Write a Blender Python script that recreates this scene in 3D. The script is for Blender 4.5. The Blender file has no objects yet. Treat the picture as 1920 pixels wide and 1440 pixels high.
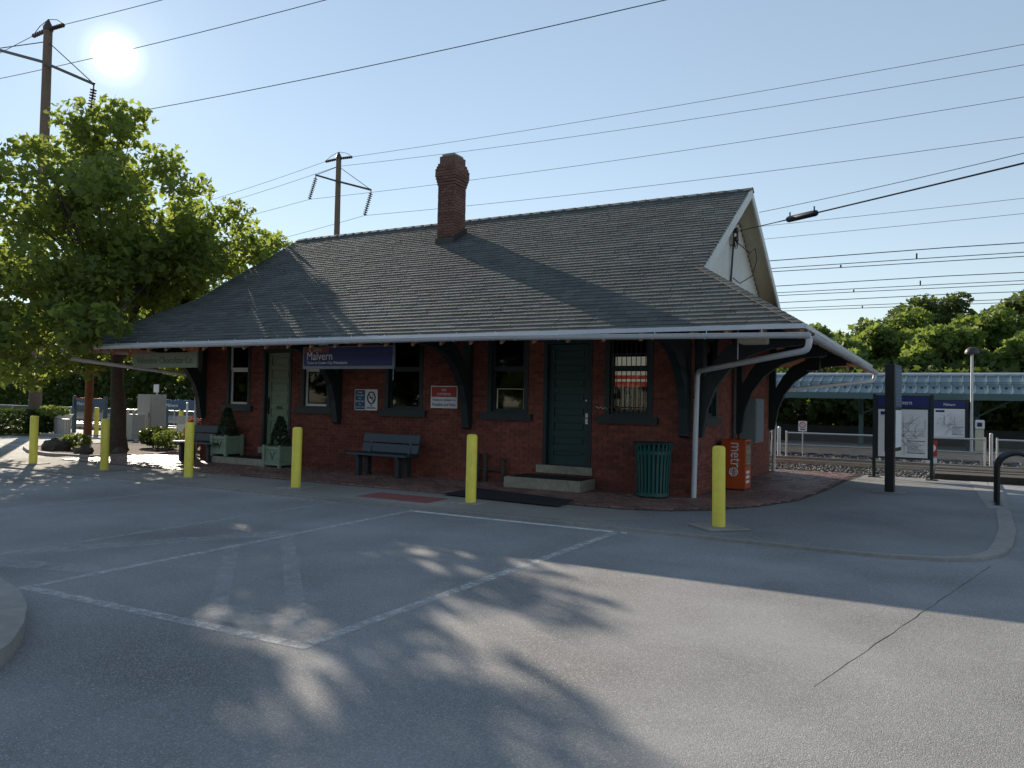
import bpy, math, random
import numpy as np
from mathutils import Vector, Matrix
random.seed(7); RNG = np.random.default_rng(11)
S = bpy.context.scene
C = S.collection
R = math.radians

# ------------------------------------------------------------------ camera
CAM_H, CF, CPITCH, CROLL, CYAW = 1.6, 1460/1920, .0235, .0205, .508
_F = Vector((-math.sin(CYAW), math.cos(CYAW), 0)); _R = Vector((math.cos(CYAW), math.sin(CYAW), 0)); _U = Vector((0, 0, 1))
_F2 = _F*math.cos(CPITCH)+_U*math.sin(CPITCH); _U2 = _U*math.cos(CPITCH)-_F*math.sin(CPITCH)
_Rc = _R*math.cos(CROLL)+_U2*math.sin(CROLL); _Uc = _U2*math.cos(CROLL)-_R*math.sin(CROLL)
cd = bpy.data.cameras.new('camera'); cam = bpy.data.objects.new('camera', cd); C.objects.link(cam)
cd.sensor_width = 36; cd.lens = 36*CF; cd.clip_end = 3000; cd.clip_start = .05
m = Matrix((( _Rc.x, _Uc.x, -_F2.x, 0), (_Rc.y, _Uc.y, -_F2.y, 0), (_Rc.z, _Uc.z, -_F2.z, CAM_H), (0, 0, 0, 1)))
cam.matrix_world = m; S.camera = cam
def in_view(p):
    v = Vector(p)-Vector((0, 0, CAM_H)); d = v.dot(_F2)
    if d < .5: return 0
    x = v.dot(_Rc)/d*CF; y = v.dot(_Uc)/d*CF
    return d if abs(x) < .5 and abs(y) < .375 else 0

# ------------------------------------------------------------------ sky, sun, exposure
SUN = Vector((-.937, .614, .436)).normalized()
w = bpy.data.worlds.new('World'); S.world = w; w.use_nodes = True
nt = w.node_tree; nt.nodes.clear()
sky = nt.nodes.new('ShaderNodeTexSky'); sky.sky_type = 'NISHITA'; sky.sun_disc = False
sky.sun_elevation = math.asin(SUN.z); sky.sun_rotation = math.atan2(SUN.x, SUN.y)
sky.air_density = 1.0; sky.dust_density = .0; sky.ozone_density = 1.3
bg = nt.nodes.new('ShaderNodeBackground'); bg.inputs[1].default_value = .145
out = nt.nodes.new('ShaderNodeOutputWorld')
# the sun's own disc and bright aureole, seen directly in the sky
tc = nt.nodes.new('ShaderNodeTexCoord'); nrm = nt.nodes.new('ShaderNodeVectorMath'); nrm.operation = 'NORMALIZE'
dot = nt.nodes.new('ShaderNodeVectorMath'); dot.operation = 'DOT_PRODUCT'; dot.inputs[1].default_value = SUN
acs = nt.nodes.new('ShaderNodeMath'); acs.operation = 'ARCCOSINE'
ramp = nt.nodes.new('ShaderNodeValToRGB')
div = nt.nodes.new('ShaderNodeMath'); div.operation = 'DIVIDE'; div.inputs[1].default_value = .30
els = ramp.color_ramp.elements; els[0].position = 0; els[0].color = (1, 1, 1, 1); els[1].position = 1; els[1].color = (0, 0, 0, 1)
for p_, v_ in ((.05, 1), (.075, .10), (.12, .045), (.25, .02), (.5, .008)):
    e_ = els.new(p_); e_.color = (v_, v_*.97, v_*.88, 1)
bg2 = nt.nodes.new('ShaderNodeBackground'); bg2.inputs[1].default_value = 2.0
add = nt.nodes.new('ShaderNodeAddShader')
L = nt.links.new
L(tc.outputs['Generated'], nrm.inputs[0]); L(nrm.outputs[0], dot.inputs[0]); L(dot.outputs['Value'], acs.inputs[0]); L(acs.outputs[0], div.inputs[0])
L(div.outputs[0], ramp.inputs[0]); L(ramp.outputs[0], bg2.inputs[0]); gm = nt.nodes.new('ShaderNodeGamma'); gm.inputs[1].default_value = .62; L(sky.outputs[0], gm.inputs[0]); L(gm.outputs[0], bg.inputs[0])
L(bg.outputs[0], add.inputs[0]); L(bg2.outputs[0], add.inputs[1]); L(add.outputs[0], out.inputs[0])
sl = bpy.data.lights.new('sun', 'SUN'); sl.energy = 3.7; sl.angle = R(.5); sl.color = (1, .88, .72)
so = bpy.data.objects.new('sun', sl); C.objects.link(so); so.rotation_euler = SUN.to_track_quat('Z', 'Y').to_euler(); so.location = (-30, 20, 30)
S.render.engine = 'CYCLES'
S.view_settings.view_transform = 'Standard'; S.view_settings.look = 'None'; S.view_settings.gamma = 1
S.view_settings.exposure = 1.0
S.cycles.max_bounces = 8; S.cycles.transparent_max_bounces = 16

# ------------------------------------------------------------------ materials
MAT = {}
def nodes(name):
    mt = bpy.data.materials.new(name); mt.use_nodes = True; t = mt.node_tree
    return mt, t, t.nodes['Principled BSDF']
def mk(name, col, rough=.7, var=.25, scale=6, bump=0, bscale=40, metal=0, rnd=0, spec=.5, spots=None, stain=0, emit=0, cracks=0):
    """colour with noise mottling (world position), per-piece random tone, fine bump"""
    mt, t, b = nodes(name); N = t.nodes.new; L = t.links.new
    b.inputs['Roughness'].default_value = rough; b.inputs['Metallic'].default_value = metal
    b.inputs['Specular IOR Level'].default_value = spec
    g = N('ShaderNodeNewGeometry'); n = N('ShaderNodeTexNoise'); n.inputs['Scale'].default_value = scale; n.inputs['Detail'].default_value = 5; n.inputs['Roughness'].default_value = .65
    L(g.outputs['Position'], n.inputs['Vector'])
    mr = N('ShaderNodeMapRange'); mr.inputs[1].default_value = .25; mr.inputs[2].default_value = .75; mr.inputs[3].default_value = 1-var; mr.inputs[4].default_value = 1+var
    L(n.outputs[0], mr.inputs[0]); fac = mr.outputs[0]
    if rnd:
        oi = N('ShaderNodeObjectInfo'); a = N('ShaderNodeMath'); a.operation = 'ADD'; L(oi.outputs['Random'], a.inputs[0]); L(g.outputs['Random Per Island'], a.inputs[1])
        fr = N('ShaderNodeMath'); fr.operation = 'FRACT'; L(a.outputs[0], fr.inputs[0])
        m2 = N('ShaderNodeMapRange'); m2.inputs[3].default_value = 1-rnd; m2.inputs[4].default_value = 1+rnd; L(fr.outputs[0], m2.inputs[0])
        mu = N('ShaderNodeMath'); mu.operation = 'MULTIPLY'; L(fac, mu.inputs[0]); L(m2.outputs[0], mu.inputs[1]); fac = mu.outputs[0]
    if stain:
        n3 = N('ShaderNodeTexNoise'); n3.inputs['Scale'].default_value = .55; n3.inputs['Detail'].default_value = 6; L(g.outputs['Position'], n3.inputs['Vector'])
        m3 = N('ShaderNodeMapRange'); m3.inputs[1].default_value = .35; m3.inputs[2].default_value = .7; m3.inputs[3].default_value = 1+stain; m3.inputs[4].default_value = 1-stain; L(n3.outputs[0], m3.inputs[0])
        mu = N('ShaderNodeMath'); mu.operation = 'MULTIPLY'; L(fac, mu.inputs[0]); L(m3.outputs[0], mu.inputs[1]); fac = mu.outputs[0]
    vm = N('ShaderNodeVectorMath'); vm.operation = 'SCALE'; vm.inputs[0].default_value = col[:3]; L(fac, vm.inputs['Scale'])
    colout = vm.outputs[0]
    if spots:
        sc, thr, scol = spots
        vo = N('ShaderNodeTexVoronoi'); vo.inputs['Scale'].default_value = sc; L(g.outputs['Position'], vo.inputs['Vector'])
        sep = N('ShaderNodeSeparateColor'); L(vo.outputs['Color'], sep.inputs[0])
        gt = N('ShaderNodeMath'); gt.operation = 'GREATER_THAN'; gt.inputs[1].default_value = thr; L(sep.outputs[0], gt.inputs[0])
        mx = N('ShaderNodeMix'); mx.data_type = 'RGBA'; L(gt.outputs[0], mx.inputs[0]); L(colout, mx.inputs[6]); mx.inputs[7].default_value = (*scol, 1); colout = mx.outputs[2]
    if cracks:
        nd = N('ShaderNodeTexNoise'); nd.inputs['Scale'].default_value = 1.3; nd.inputs['Detail'].default_value = 6; L(g.outputs['Position'], nd.inputs['Vector'])
        va = N('ShaderNodeVectorMath'); va.operation = 'MULTIPLY_ADD'; va.inputs[1].default_value = (.9, .9, 0); L(nd.outputs['Color'], va.inputs[0]); L(g.outputs['Position'], va.inputs[2])
        vc = N('ShaderNodeTexVoronoi'); vc.feature = 'DISTANCE_TO_EDGE'; vc.inputs['Scale'].default_value = cracks; L(va.outputs[0], vc.inputs['Vector'])
        nm = N('ShaderNodeTexNoise'); nm.inputs['Scale'].default_value = .8; nm.inputs['Detail'].default_value = 3; L(g.outputs['Position'], nm.inputs['Vector'])
        mm = N('ShaderNodeMapRange'); mm.inputs[1].default_value = .60; mm.inputs[2].default_value = .68; mm.inputs[4].default_value = .0016; L(nm.outputs[0], mm.inputs[0])
        lt = N('ShaderNodeMath'); lt.operation = 'LESS_THAN'; L(vc.outputs['Distance'], lt.inputs[0]); L(mm.outputs[0], lt.inputs[1])
        mx = N('ShaderNodeMix'); mx.data_type = 'RGBA'; L(lt.outputs[0], mx.inputs[0]); L(colout, mx.inputs[6]); mx.inputs[7].default_value = (.045, .045, .047, 1); colout = mx.outputs[2]
    L(colout, b.inputs['Base Color'])
    if bump:
        n2 = N('ShaderNodeTexNoise'); n2.inputs['Scale'].default_value = bscale; n2.inputs['Detail'].default_value = 3; L(g.outputs['Position'], n2.inputs['Vector'])
        bp = N('ShaderNodeBump'); bp.inputs['Strength'].default_value = bump; bp.inputs['Distance'].default_value = .02; L(n2.outputs[0], bp.inputs['Height']); L(bp.outputs[0], b.inputs['Normal'])
    if emit: b.inputs['Emission Color'].default_value = (*col[:3], 1); b.inputs['Emission Strength'].default_value = emit
    MAT[name] = mt; return mt
def leafmat(name, c1, c2, trans, tfac=.45):
    mt, t, b = nodes(name); N = t.nodes.new; L = t.links.new
    g = N('ShaderNodeNewGeometry'); mx = N('ShaderNodeMix'); mx.data_type = 'RGBA'; mx.inputs[6].default_value = (*c1, 1); mx.inputs[7].default_value = (*c2, 1)
    L(g.outputs['Random Per Island'], mx.inputs[0]); L(mx.outputs[2], b.inputs['Base Color']); b.inputs['Roughness'].default_value = .6; b.inputs['Specular IOR Level'].default_value = .3
    tr = N('ShaderNodeBsdfTranslucent'); tr.inputs[0].default_value = (*trans, 1)
    ms = N('ShaderNodeMixShader'); ms.inputs[0].default_value = tfac; o = t.nodes['Material Output']
    L(b.outputs[0], ms.inputs[1]); L(tr.outputs[0], ms.inputs[2]); L(ms.outputs[0], o.inputs[0]); MAT[name] = mt; return mt
mk('asphalt', (.235, .233, .233), .82, .32, 85, .65, 140, stain=.32, spots=(185, .89, (.42, .415, .40)))
mk('asphalt_old', (.19, .19, .19), .85, .32, 85, .6, 140, stain=.24, spots=(185, .89, (.42, .415, .40)))
mk('asphalt_patch', (.018, .019, .022), .75, .2, 60, .3, 150)
mk('tar', (.02, .02, .02), .6, .2, 30)
mk('concrete', (.28, .265, .24), .85, .2, 9, .35, 120, stain=.15)
mk('apron', (.24, .225, .20), .88, .3, 60, .5, 120, stain=.2, spots=(120, .9, (.34, .31, .27)))
mk('stone_step', (.30, .28, .22), .85, .3, 14, .4, 90, stain=.2)
mk('mulch', (.07, .04, .028), .95, .5, 30, 1, 40)
mk('grass', (.06, .09, .02), .95, .4, 12, .8, 60)
mk('terrain', (.05, .065, .025), .95, .4, 3, .8, 30)
mk('mortar', (.17, .10, .08), .95, .2, 30, .4, 200)
mk('brick', (.19, .056, .040), .88, .3, 9, .3, 160, rnd=.24, stain=.22)
mk('chimney_brick', (.155, .080, .058), .9, .25, 14, .3, 160, rnd=.25)
mk('paver', (.22, .125, .105), .5, .25, 20, .3, 150, rnd=.3, stain=.25)
mk('sand_joint', (.055, .045, .038), .95, .3, 60)
mk('shingle', (.096, .104, .096), .92, .24, 40, .5, 260, rnd=.22, stain=.14)
mk('wood_soffit', (.42, .24, .13), .8, .25, 9, .2, 60, rnd=.15)
mk('white_paint', (.72, .72, .70), .5, .07, 6, .05, 40, stain=.05)
mk('gutter_white', (.56, .58, .61), .4, .06, 5, .03, 30, stain=.05)
mk('siding', (.62, .63, .60), .65, .1, 8, .1, 40, stain=.08)
mk('cream', (.55, .50, .36), .6, .1, 8)
mk('reflection_cream', (.62, .56, .44), .6, .1, 8, emit=.22)
mk('reflection_red', (.42, .05, .03), .6, .1, 8, emit=.2)  # red part of that reflection, glowing too
mk('dark_green', (.012, .024, .026), .5, .2, 10, .1, 50)
mk('black_timber', (.012, .014, .018), .6, .2, 10, .1, 50)
mk('door_green', (.009, .042, .040), .45, .15, 8, .08, 40)
mk('pale_green', (.19, .25, .16), .55, .1, 8, .05, 40)
mk('pale_green2', (.22, .30, .22), .6, .12, 8, .05, 40)
mk('sign_green', (.22, .26, .19), .6, .08, 8)
mk('sign_green_ink', (.075, .095, .065), .6, .08, 8)
mk('bench_blue', (.045, .070, .095), .5, .15, 9, .1, 50)
mk('bench_dark', (.02, .03, .035), .6, .15, 9, .1, 50)
mk('yellow', (.80, .68, .09), .55, .12, 7, .12, 70, stain=.16)
mk('yellow_dull', (.60, .40, .03), .55, .1, 5, .05, 60)
mk('can_green', (.007, .080, .070), .4, .12, 12)
mk('can_dark', (.004, .03, .03), .6, .1, 12)
mk('silver', (.6, .6, .6), .3, .05, 5, metal=1)
mk('galv', (.50, .51, .52), .45, .1, 10, metal=.6)
mk('steel_dark', (.06, .055, .05), .5, .2, 10, metal=.4)
mk('rail_steel', (.5, .48, .46), .3, .15, 10, metal=.8)
mk('blue_sign', (.010, .020, .13), .45, .05, 4)
mk('blue_sign2', (.02, .075, .17), .5, .05, 4)
mk('red_sign', (.42, .04, .03), .5, .06, 4)
mk('red_band', (.22, .035, .025), .5, .06, 4)
mk('white_sign', (.74, .74, .74), .5, .04, 4)
mk('ink', (.02, .02, .025), .6, .05, 4)
mk('ink_grey', (.14, .145, .16), .6, .05, 4)
mk('map_blue', (.25, .52, .72), .6, .05, 4)
mk('map_red', (.5, .14, .14), .6, .05, 4)
mk('black', (.008, .009, .011), .4, .1, 10)
mk('orange', (.48, .07, .010), .4, .08, 8, .03, 30)
mk('box_grey', (.20, .23, .25), .5, .12, 8, .05, 40)
mk('cabinet', (.36, .35, .32), .7, .12, 6, .1, 60, stain=.1)
mk('tactile', (.27, .085, .075), .7, .12, 12)
mk('rubber', (.012, .013, .016), .8, .2, 40, .3, 120)
mk('pole_wood', (.16, .115, .085), .9, .25, 14, .4, 60)
mk('pole_brown', (.24, .10, .04), .85, .25, 14, .4, 60)
mk('insulator', (.045, .022, .025), .3, .1, 10)
mk('wire', (.03, .03, .032), .6, .05, 4)
mk('bark', (.085, .068, .055), .95, .35, 10, .9, 30)
mk('rock', (.10, .085, .075), .95, .3, 10, .6, 30)
mk('ballast', (.20, .19, .18), .95, .3, 20, .3, 90, rnd=.45)
mk('ballast_bed', (.11, .10, .095), .95, .5, 25, 1, 30)
mk('tie', (.045, .035, .028), .9, .3, 8, .4, 40)
mk('platform', (.33, .31, .28), .85, .15, 9, .2, 80)
mk('canopy_metal', (.14, .205, .215), .35, .1, 6, metal=.25, rnd=.1)
mk('canopy_edge', (.07, .13, .13), .5, .1, 6)
mk('curtain', (.22, .21, .18), .9, .15, 10)
mk('red_leaf_wood', (.10, .05, .03), .9)
leafmat('leaf', (.075, .098, .028), (.13, .17, .050), (.34, .42, .07), .52)
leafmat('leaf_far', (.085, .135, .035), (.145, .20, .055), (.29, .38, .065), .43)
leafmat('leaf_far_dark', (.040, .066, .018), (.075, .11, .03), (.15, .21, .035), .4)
leafmat('leaf_hedge', (.03, .055, .014), (.05, .09, .022), (.10, .15, .02), .3)
leafmat('leaf_light', (.10, .15, .035), (.15, .21, .05), (.25, .32, .05), .4)
leafmat('leaf_red', (.17, .045, .02), (.27, .08, .03), (.35, .10, .03), .4)
leafmat('leaf_topiary', (.018, .04, .018), (.032, .06, .026), (.06, .10, .03), .25)
def glassmat():
    mt, t, b = nodes('glass'); N = t.nodes.new; L = t.links.new
    tr = N('ShaderNodeBsdfTransparent'); tr.inputs[0].default_value = (.7, .74, .75, 1); gl = N('ShaderNodeBsdfGlossy'); gl.inputs['Roughness'].default_value = .03
    fr = N('ShaderNodeFresnel'); fr.inputs[0].default_value = 1.5; ms = N('ShaderNodeMixShader'); L(fr.outputs[0], ms.inputs[0]); L(tr.outputs[0], ms.inputs[1]); L(gl.outputs[0], ms.inputs[2])
    L(ms.outputs[0], t.nodes['Material Output'].inputs[0]); MAT['glass'] = mt
glassmat()
def chainmat():
    mt, t, b = nodes('chain_link'); N = t.nodes.new; L = t.links.new
    g = N('ShaderNodeNewGeometry'); sp = N('ShaderNodeSeparateXYZ'); L(g.outputs['Position'], sp.inputs[0]); fs = []
    for sgn in (1, -1):
        a = N('ShaderNodeMath'); a.operation = 'MULTIPLY_ADD'; L(sp.outputs[2], a.inputs[0]); a.inputs[1].default_value = sgn; L(sp.outputs[0], a.inputs[2])
        d = N('ShaderNodeMath'); d.operation = 'MULTIPLY'; d.inputs[1].default_value = 14; L(a.outputs[0], d.inputs[0])
        f = N('ShaderNodeMath'); f.operation = 'FRACT'; L(d.outputs[0], f.inputs[0])
        c = N('ShaderNodeMath'); c.operation = 'LESS_THAN'; c.inputs[1].default_value = .1; L(f.outputs[0], c.inputs[0]); fs.append(c)
    mxx = N('ShaderNodeMath'); mxx.operation = 'MAXIMUM'; L(fs[0].outputs[0], mxx.inputs[0]); L(fs[1].outputs[0], mxx.inputs[1])
    tr = N('ShaderNodeBsdfTransparent'); ms = N('ShaderNodeMixShader'); b.inputs['Base Color'].default_value = (.25, .26, .26, 1); b.inputs['Metallic'].default_value = .3
    L(mxx.outputs[0], ms.inputs[0]); L(tr.outputs[0], ms.inputs[1]); L(b.outputs[0], ms.inputs[2]); L(ms.outputs[0], t.nodes['Material Output'].inputs[0]); MAT['chain_link'] = mt
chainmat()
def paintmat(name, col, thr, soft=.08, sc=7):
    """worn road paint: gaps where the paint has gone show the asphalt below"""
    mt, t, b = nodes(name); N = t.nodes.new; L = t.links.new
    g = N('ShaderNodeNewGeometry'); n = N('ShaderNodeTexNoise'); n.inputs['Scale'].default_value = sc; n.inputs['Detail'].default_value = 9; n.inputs['Roughness'].default_value = .8; L(g.outputs['Position'], n.inputs['Vector'])
    mr = N('ShaderNodeMapRange'); mr.inputs[1].default_value = thr-soft; mr.inputs[2].default_value = thr+soft; L(n.outputs[0], mr.inputs[0])
    b.inputs['Base Color'].default_value = (*col, 1); b.inputs['Roughness'].default_value = .8
    tr = N('ShaderNodeBsdfTransparent'); ms = N('ShaderNodeMixShader'); L(mr.outputs[0], ms.inputs[0]); L(tr.outputs[0], ms.inputs[1]); L(b.outputs[0], ms.inputs[2]); L(ms.outputs[0], t.nodes['Material Output'].inputs[0]); MAT[name] = mt
paintmat('paint_worn', (.62, .62, .60), .53, .16, 12)
paintmat('paint_ghost', (.55, .55, .54), .62, .22, 9)
paintmat('paint_fresh', (.68, .68, .65), .40, .12)

# ------------------------------------------------------------------ mesh helpers
def wloc(o):
    v = Vector((0, 0, 0))
    while o is not None: v += o.location; o = o.parent
    return v
def link(name, me, parent=None, kind=None):
    o = bpy.data.objects.new(name, me); C.objects.link(o)
    if parent is not None: o.parent = parent
    if kind: o['kind'] = kind
    return o
def tag(o, label, cat, group=None):
    o['label'] = label; o['category'] = cat
    if group: o['group'] = group
    return o
def thing(name, label, cat, loc=(0, 0, 0), rz=0, group=None):
    o = bpy.data.objects.new(name, None); o.empty_display_size = .2; C.objects.link(o); o.location = loc; o.rotation_euler = (0, 0, rz)
    return tag(o, label, cat, group)
def copy_tree(o, parent=None):
    c = o.copy(); C.objects.link(c); c.parent = parent
    for ch in list(o.children): copy_tree(ch, c)
    return c
class MB:
    def __init__(s): s.v = []; s.f = []
    def add(s, vs, fs):
        b = len(s.v); s.v += [tuple(v) for v in vs]; s.f += [tuple(i+b for i in f) for f in fs]; return s
    def hexa(s, p):  # 8 points: bottom 4 ccw, top 4 ccw
        return s.add(p, [(3, 2, 1, 0), (4, 5, 6, 7), (0, 1, 5, 4), (1, 2, 6, 5), (2, 3, 7, 6), (3, 0, 4, 7)])
    def box(s, x0, x1, y0, y1, z0, z1):
        return s.hexa([(x0, y0, z0), (x1, y0, z0), (x1, y1, z0), (x0, y1, z0), (x0, y0, z1), (x1, y0, z1), (x1, y1, z1), (x0, y1, z1)])
    def bevbox(s, x0, x1, y0, y1, z0, z1, b=.01):
        ps = []
        for z, i in ((z0, b), (z0+b, 0), (z1-b, 0), (z1, b)):
            ps += [(x0+i, y0+i, z), (x1-i, y0+i, z), (x1-i, y1-i, z), (x0+i, y1-i, z)]
        fs = [(3, 2, 1, 0), (12, 13, 14, 15)]
        for k in range(3):
            for j in range(4): a = 4*k+j; c = 4*k+(j+1) % 4; fs.append((a, c, c+4, a+4))
        return s.add(ps, fs)
    def bar(s, p, q, wx, wy, up=(0, 0, 1)):
        p = Vector(p); q = Vector(q); d = (q-p).normalized(); u = Vector(up)
        if abs(d.dot(u)) > .98: u = Vector((0, 1, 0))
        r = d.cross(u).normalized(); u = r.cross(d)
        a = [p-r*wx/2-u*wy/2, p+r*wx/2-u*wy/2, p+r*wx/2+u*wy/2, p-r*wx/2+u*wy/2]
        return s.hexa(a+[x+(q-p) for x in a])
    def tube(s, pts, rad, n=8, cap=True, ell=1):
        pts = [Vector(p) for p in pts]; k = len(pts); rads = rad if isinstance(rad, (list, tuple)) else [rad]*k
        base = len(s.v); prev = None
        for i, p in enumerate(pts):
            d = (pts[min(i+1, k-1)]-pts[max(i-1, 0)]).normalized()
            if prev is None: u = Vector((0, 0, 1)) if abs(d.z) < .9 else Vector((1, 0, 0)); r = d.cross(u).normalized()
            else: r = (prev-d*prev.dot(d)).normalized()
            prev = r; u = r.cross(d)
            for j in range(n):
                a = 2*math.pi*j/n; s.v.append(tuple(p+(r*math.cos(a)+u*math.sin(a)*ell)*rads[i]))
        for i in range(k-1):
            for j in range(n):
                a = base+i*n+j; b = base+i*n+(j+1) % n; s.f.append((a, b, b+n, a+n))
        if cap: s.f.append(tuple(base+j for j in range(n))[::-1]); s.f.append(tuple(base+(k-1)*n+j for j in range(n)))
        return s
    def lathe(s, prof, n=16, c=(0, 0, 0)):
        base = len(s.v)
        for r, z in prof:
            for j in range(n): a = 2*math.pi*j/n; s.v.append((c[0]+r*math.cos(a), c[1]+r*math.sin(a), c[2]+z))
        for i in range(len(prof)-1):
            for j in range(n): a = base+i*n+j; b = base+i*n+(j+1) % n; s.f.append((a, b, b+n, a+n))
        s.f.append(tuple(base+j for j in range(n))[::-1]); s.f.append(tuple(base+(len(prof)-1)*n+j for j in range(n)))
        return s
    def prism(s, poly, fn, t0, t1):
        """poly of 2-D points; fn(a, b, t) -> 3-D point; extruded from t0 to t1"""
        n = len(poly); a = [fn(p[0], p[1], t0) for p in poly]; b = [fn(p[0], p[1], t1) for p in poly]
        return s.add(a+b, [tuple(range(n))[::-1], tuple(range(n, 2*n))]+[(i, (i+1) % n, (i+1) % n+n, i+n) for i in range(n)])
    def flat(s, poly, z0, z1): return s.prism(poly, lambda a, b, t: (a, b, t), z0, z1)
    def mesh(s, name, smooth=False):
        me = bpy.data.meshes.new(name); me.from_pydata(s.v, [], s.f); me.update()
        if smooth:
            me.polygons.foreach_set('use_smooth', [True]*len(me.polygons))
            try: me.set_sharp_from_angle(angle=R(40))
            except Exception: pass
        return me
    def build(s, name, mat, parent=None, smooth=False, kind=None, local=False):
        if parent is not None and not local:
            o = wloc(parent); s.v = [(a-o.x, b-o.y, c-o.z) for a, b, c in s.v]
        me = s.mesh(name, smooth); me.materials.append(MAT[mat])
        return link(name, me, parent, kind)
def fixn(o):
    import bmesh
    bm = bmesh.new(); bm.from_mesh(o.data); bmesh.ops.recalc_face_normals(bm, faces=bm.faces); bm.to_mesh(o.data); bm.free(); return o
def struct(name, mat, mb, smooth=False):
    return mb.build(name, mat, None, smooth, 'structure')
# pieces: unit boxes (bricks, pavers, shingles); biggest in view become objects of their own, the rest one stuff mesh
def pieces(parent, name, mat, items, unit, nmax=300, stuffname=None):
    """items: (centre, ex, ey, ez half-extent vectors, full?)  unit: mesh data (MB) in local half units"""
    sc = []
    for i, it in enumerate(items):
        d = in_view(it[0])
        if it[4] and d: sc.append((d, i))
    sc.sort(); solo = set(i for d, i in sc[:nmax]); off = wloc(parent)
    me = unit.mesh(name); me.materials.append(MAT[mat]); rest = MB(); first = True
    for i, (c, ex, ey, ez, full) in enumerate(items):
        c = Vector(c)
        if i in solo:
            o = link(name, me, parent); c2 = c-off
            o.matrix_local = Matrix(((ex.x, ey.x, ez.x, c2.x), (ex.y, ey.y, ez.y, c2.y), (ex.z, ey.z, ez.z, c2.z), (0, 0, 0, 1)))
        else: rest.add([c+ex*a+ey*b+ez*k for a, b, k in unit.v], unit.f)
    if rest.v: rest.build(stuffname or name+'_field', mat, parent, kind='stuff')
UNIT = MB().box(-1, 1, -1, 1, -1, 1)
def text(parent, name, body, mat, loc, width=None, height=None, face='-Y', roll=0, ext=.002, align='LEFT'):
    cu = bpy.data.curves.new(name, 'FONT'); cu.body = body; cu.extrude = ext; cu.resolution_u = 3; cu.align_x = 'LEFT'
    ob = bpy.data.objects.new('tmp', cu); C.objects.link(ob); dg = bpy.context.evaluated_depsgraph_get(); me = bpy.data.meshes.new_from_object(ob.evaluated_get(dg))
    bpy.data.objects.remove(ob); n = len(me.vertices); co = np.empty(n*3); me.vertices.foreach_get('co', co); co = co.reshape(-1, 3)
    lo = co.min(0); hi = co.max(0); sx = sy = None
    if width: sx = width/(hi[0]-lo[0])
    if height: sy = height/(hi[1]-lo[1])
    sx = sx or sy; sy = sy or sx
    x = (co[:, 0]-lo[0])*sx; y = (co[:, 1]-lo[1])*sy; z = co[:, 2]
    if align == 'CENTER': x -= (hi[0]-lo[0])*sx/2
    if roll: c, s_ = math.cos(roll), math.sin(roll); x, y = x*c-y*s_, x*s_+y*c
    l = Vector(loc)-wloc(parent)
    P = {'-Y': np.stack([x, -z, y], 1), '+X': np.stack([z, x, y], 1)}[face]+np.array(l)
    me.vertices.foreach_set('co', P.astype(np.float32).ravel()); me.materials.clear(); me.materials.append(MAT[mat]); me.update(); me.name = name
    return link(name, me, parent)
def leafmesh(name, pts, size, mat, parent, tmpl='maple', flat=.5, seed=1):
    r = np.random.default_rng(seed); pts = np.asarray(pts, float)-np.array(wloc(parent)); n = len(pts)
    T = {'maple': [(0, 0), (.36, .12), (.55, .55), (.22, .52), (0, 1), (-.22, .52), (-.55, .55), (-.36, .12)], 'leaf': [(0, 0), (.35, .4), (.0, 1), (-.35, .4)],
         'clump': [(0, 0), (.45, .1), (.3, .45), (.6, .8), (.05, .75), (-.2, 1.05), (-.3, .6), (-.65, .5), (-.35, .15)]}[tmpl]
    T = np.array(T); T[:, 1] -= .5; k = len(T)
    nn = r.normal(size=(n, 3)); nn[:, 2] += flat*2; nn /= np.linalg.norm(nn, axis=1)[:, None]
    a = r.normal(size=(n, 3)); u = np.cross(nn, a); u /= np.linalg.norm(u, axis=1)[:, None]+1e-9; v = np.cross(nn, u)
    sz = size*r.uniform(.5, 1.5, n)
    bend = (T[:, 0]**2)*.5
    P = pts[:, None, :]+sz[:, None, None]*(T[None, :, 0, None]*u[:, None, :]+T[None, :, 1, None]*v[:, None, :]+bend[None, :, None]*nn[:, None, :])
    me = bpy.data.meshes.new(name); me.vertices.add(n*k); me.vertices.foreach_set('co', P.astype(np.float32).ravel())
    me.loops.add(n*k); me.loops.foreach_set('vertex_index', np.arange(n*k, dtype=np.int32)); me.polygons.add(n)
    me.polygons.foreach_set('loop_start', np.arange(0, n*k, k, dtype=np.int32)); me.update(calc_edges=True); me.validate()
    me.materials.append(MAT[mat]); return link(name, me, parent)

# ================================================================== THE SETTING
XL, XR, Y0, Y1 = -16.40, -3.83, 13.37, 20.21
MID = (Y0+Y1)/2; ZR = 6.23; SLOPE = .628; OV = 2.12; EY = Y0-OV; EZ = ZR-SLOPE*(MID-EY); GX = .21
struct('terrain', 'terrain', MB().box(-400, 400, -300, 900, -1.2, -.5))
struct('parking_lot', 'asphalt', MB().box(-70, 60, -60, 20.9, -.49, -.03))
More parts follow.
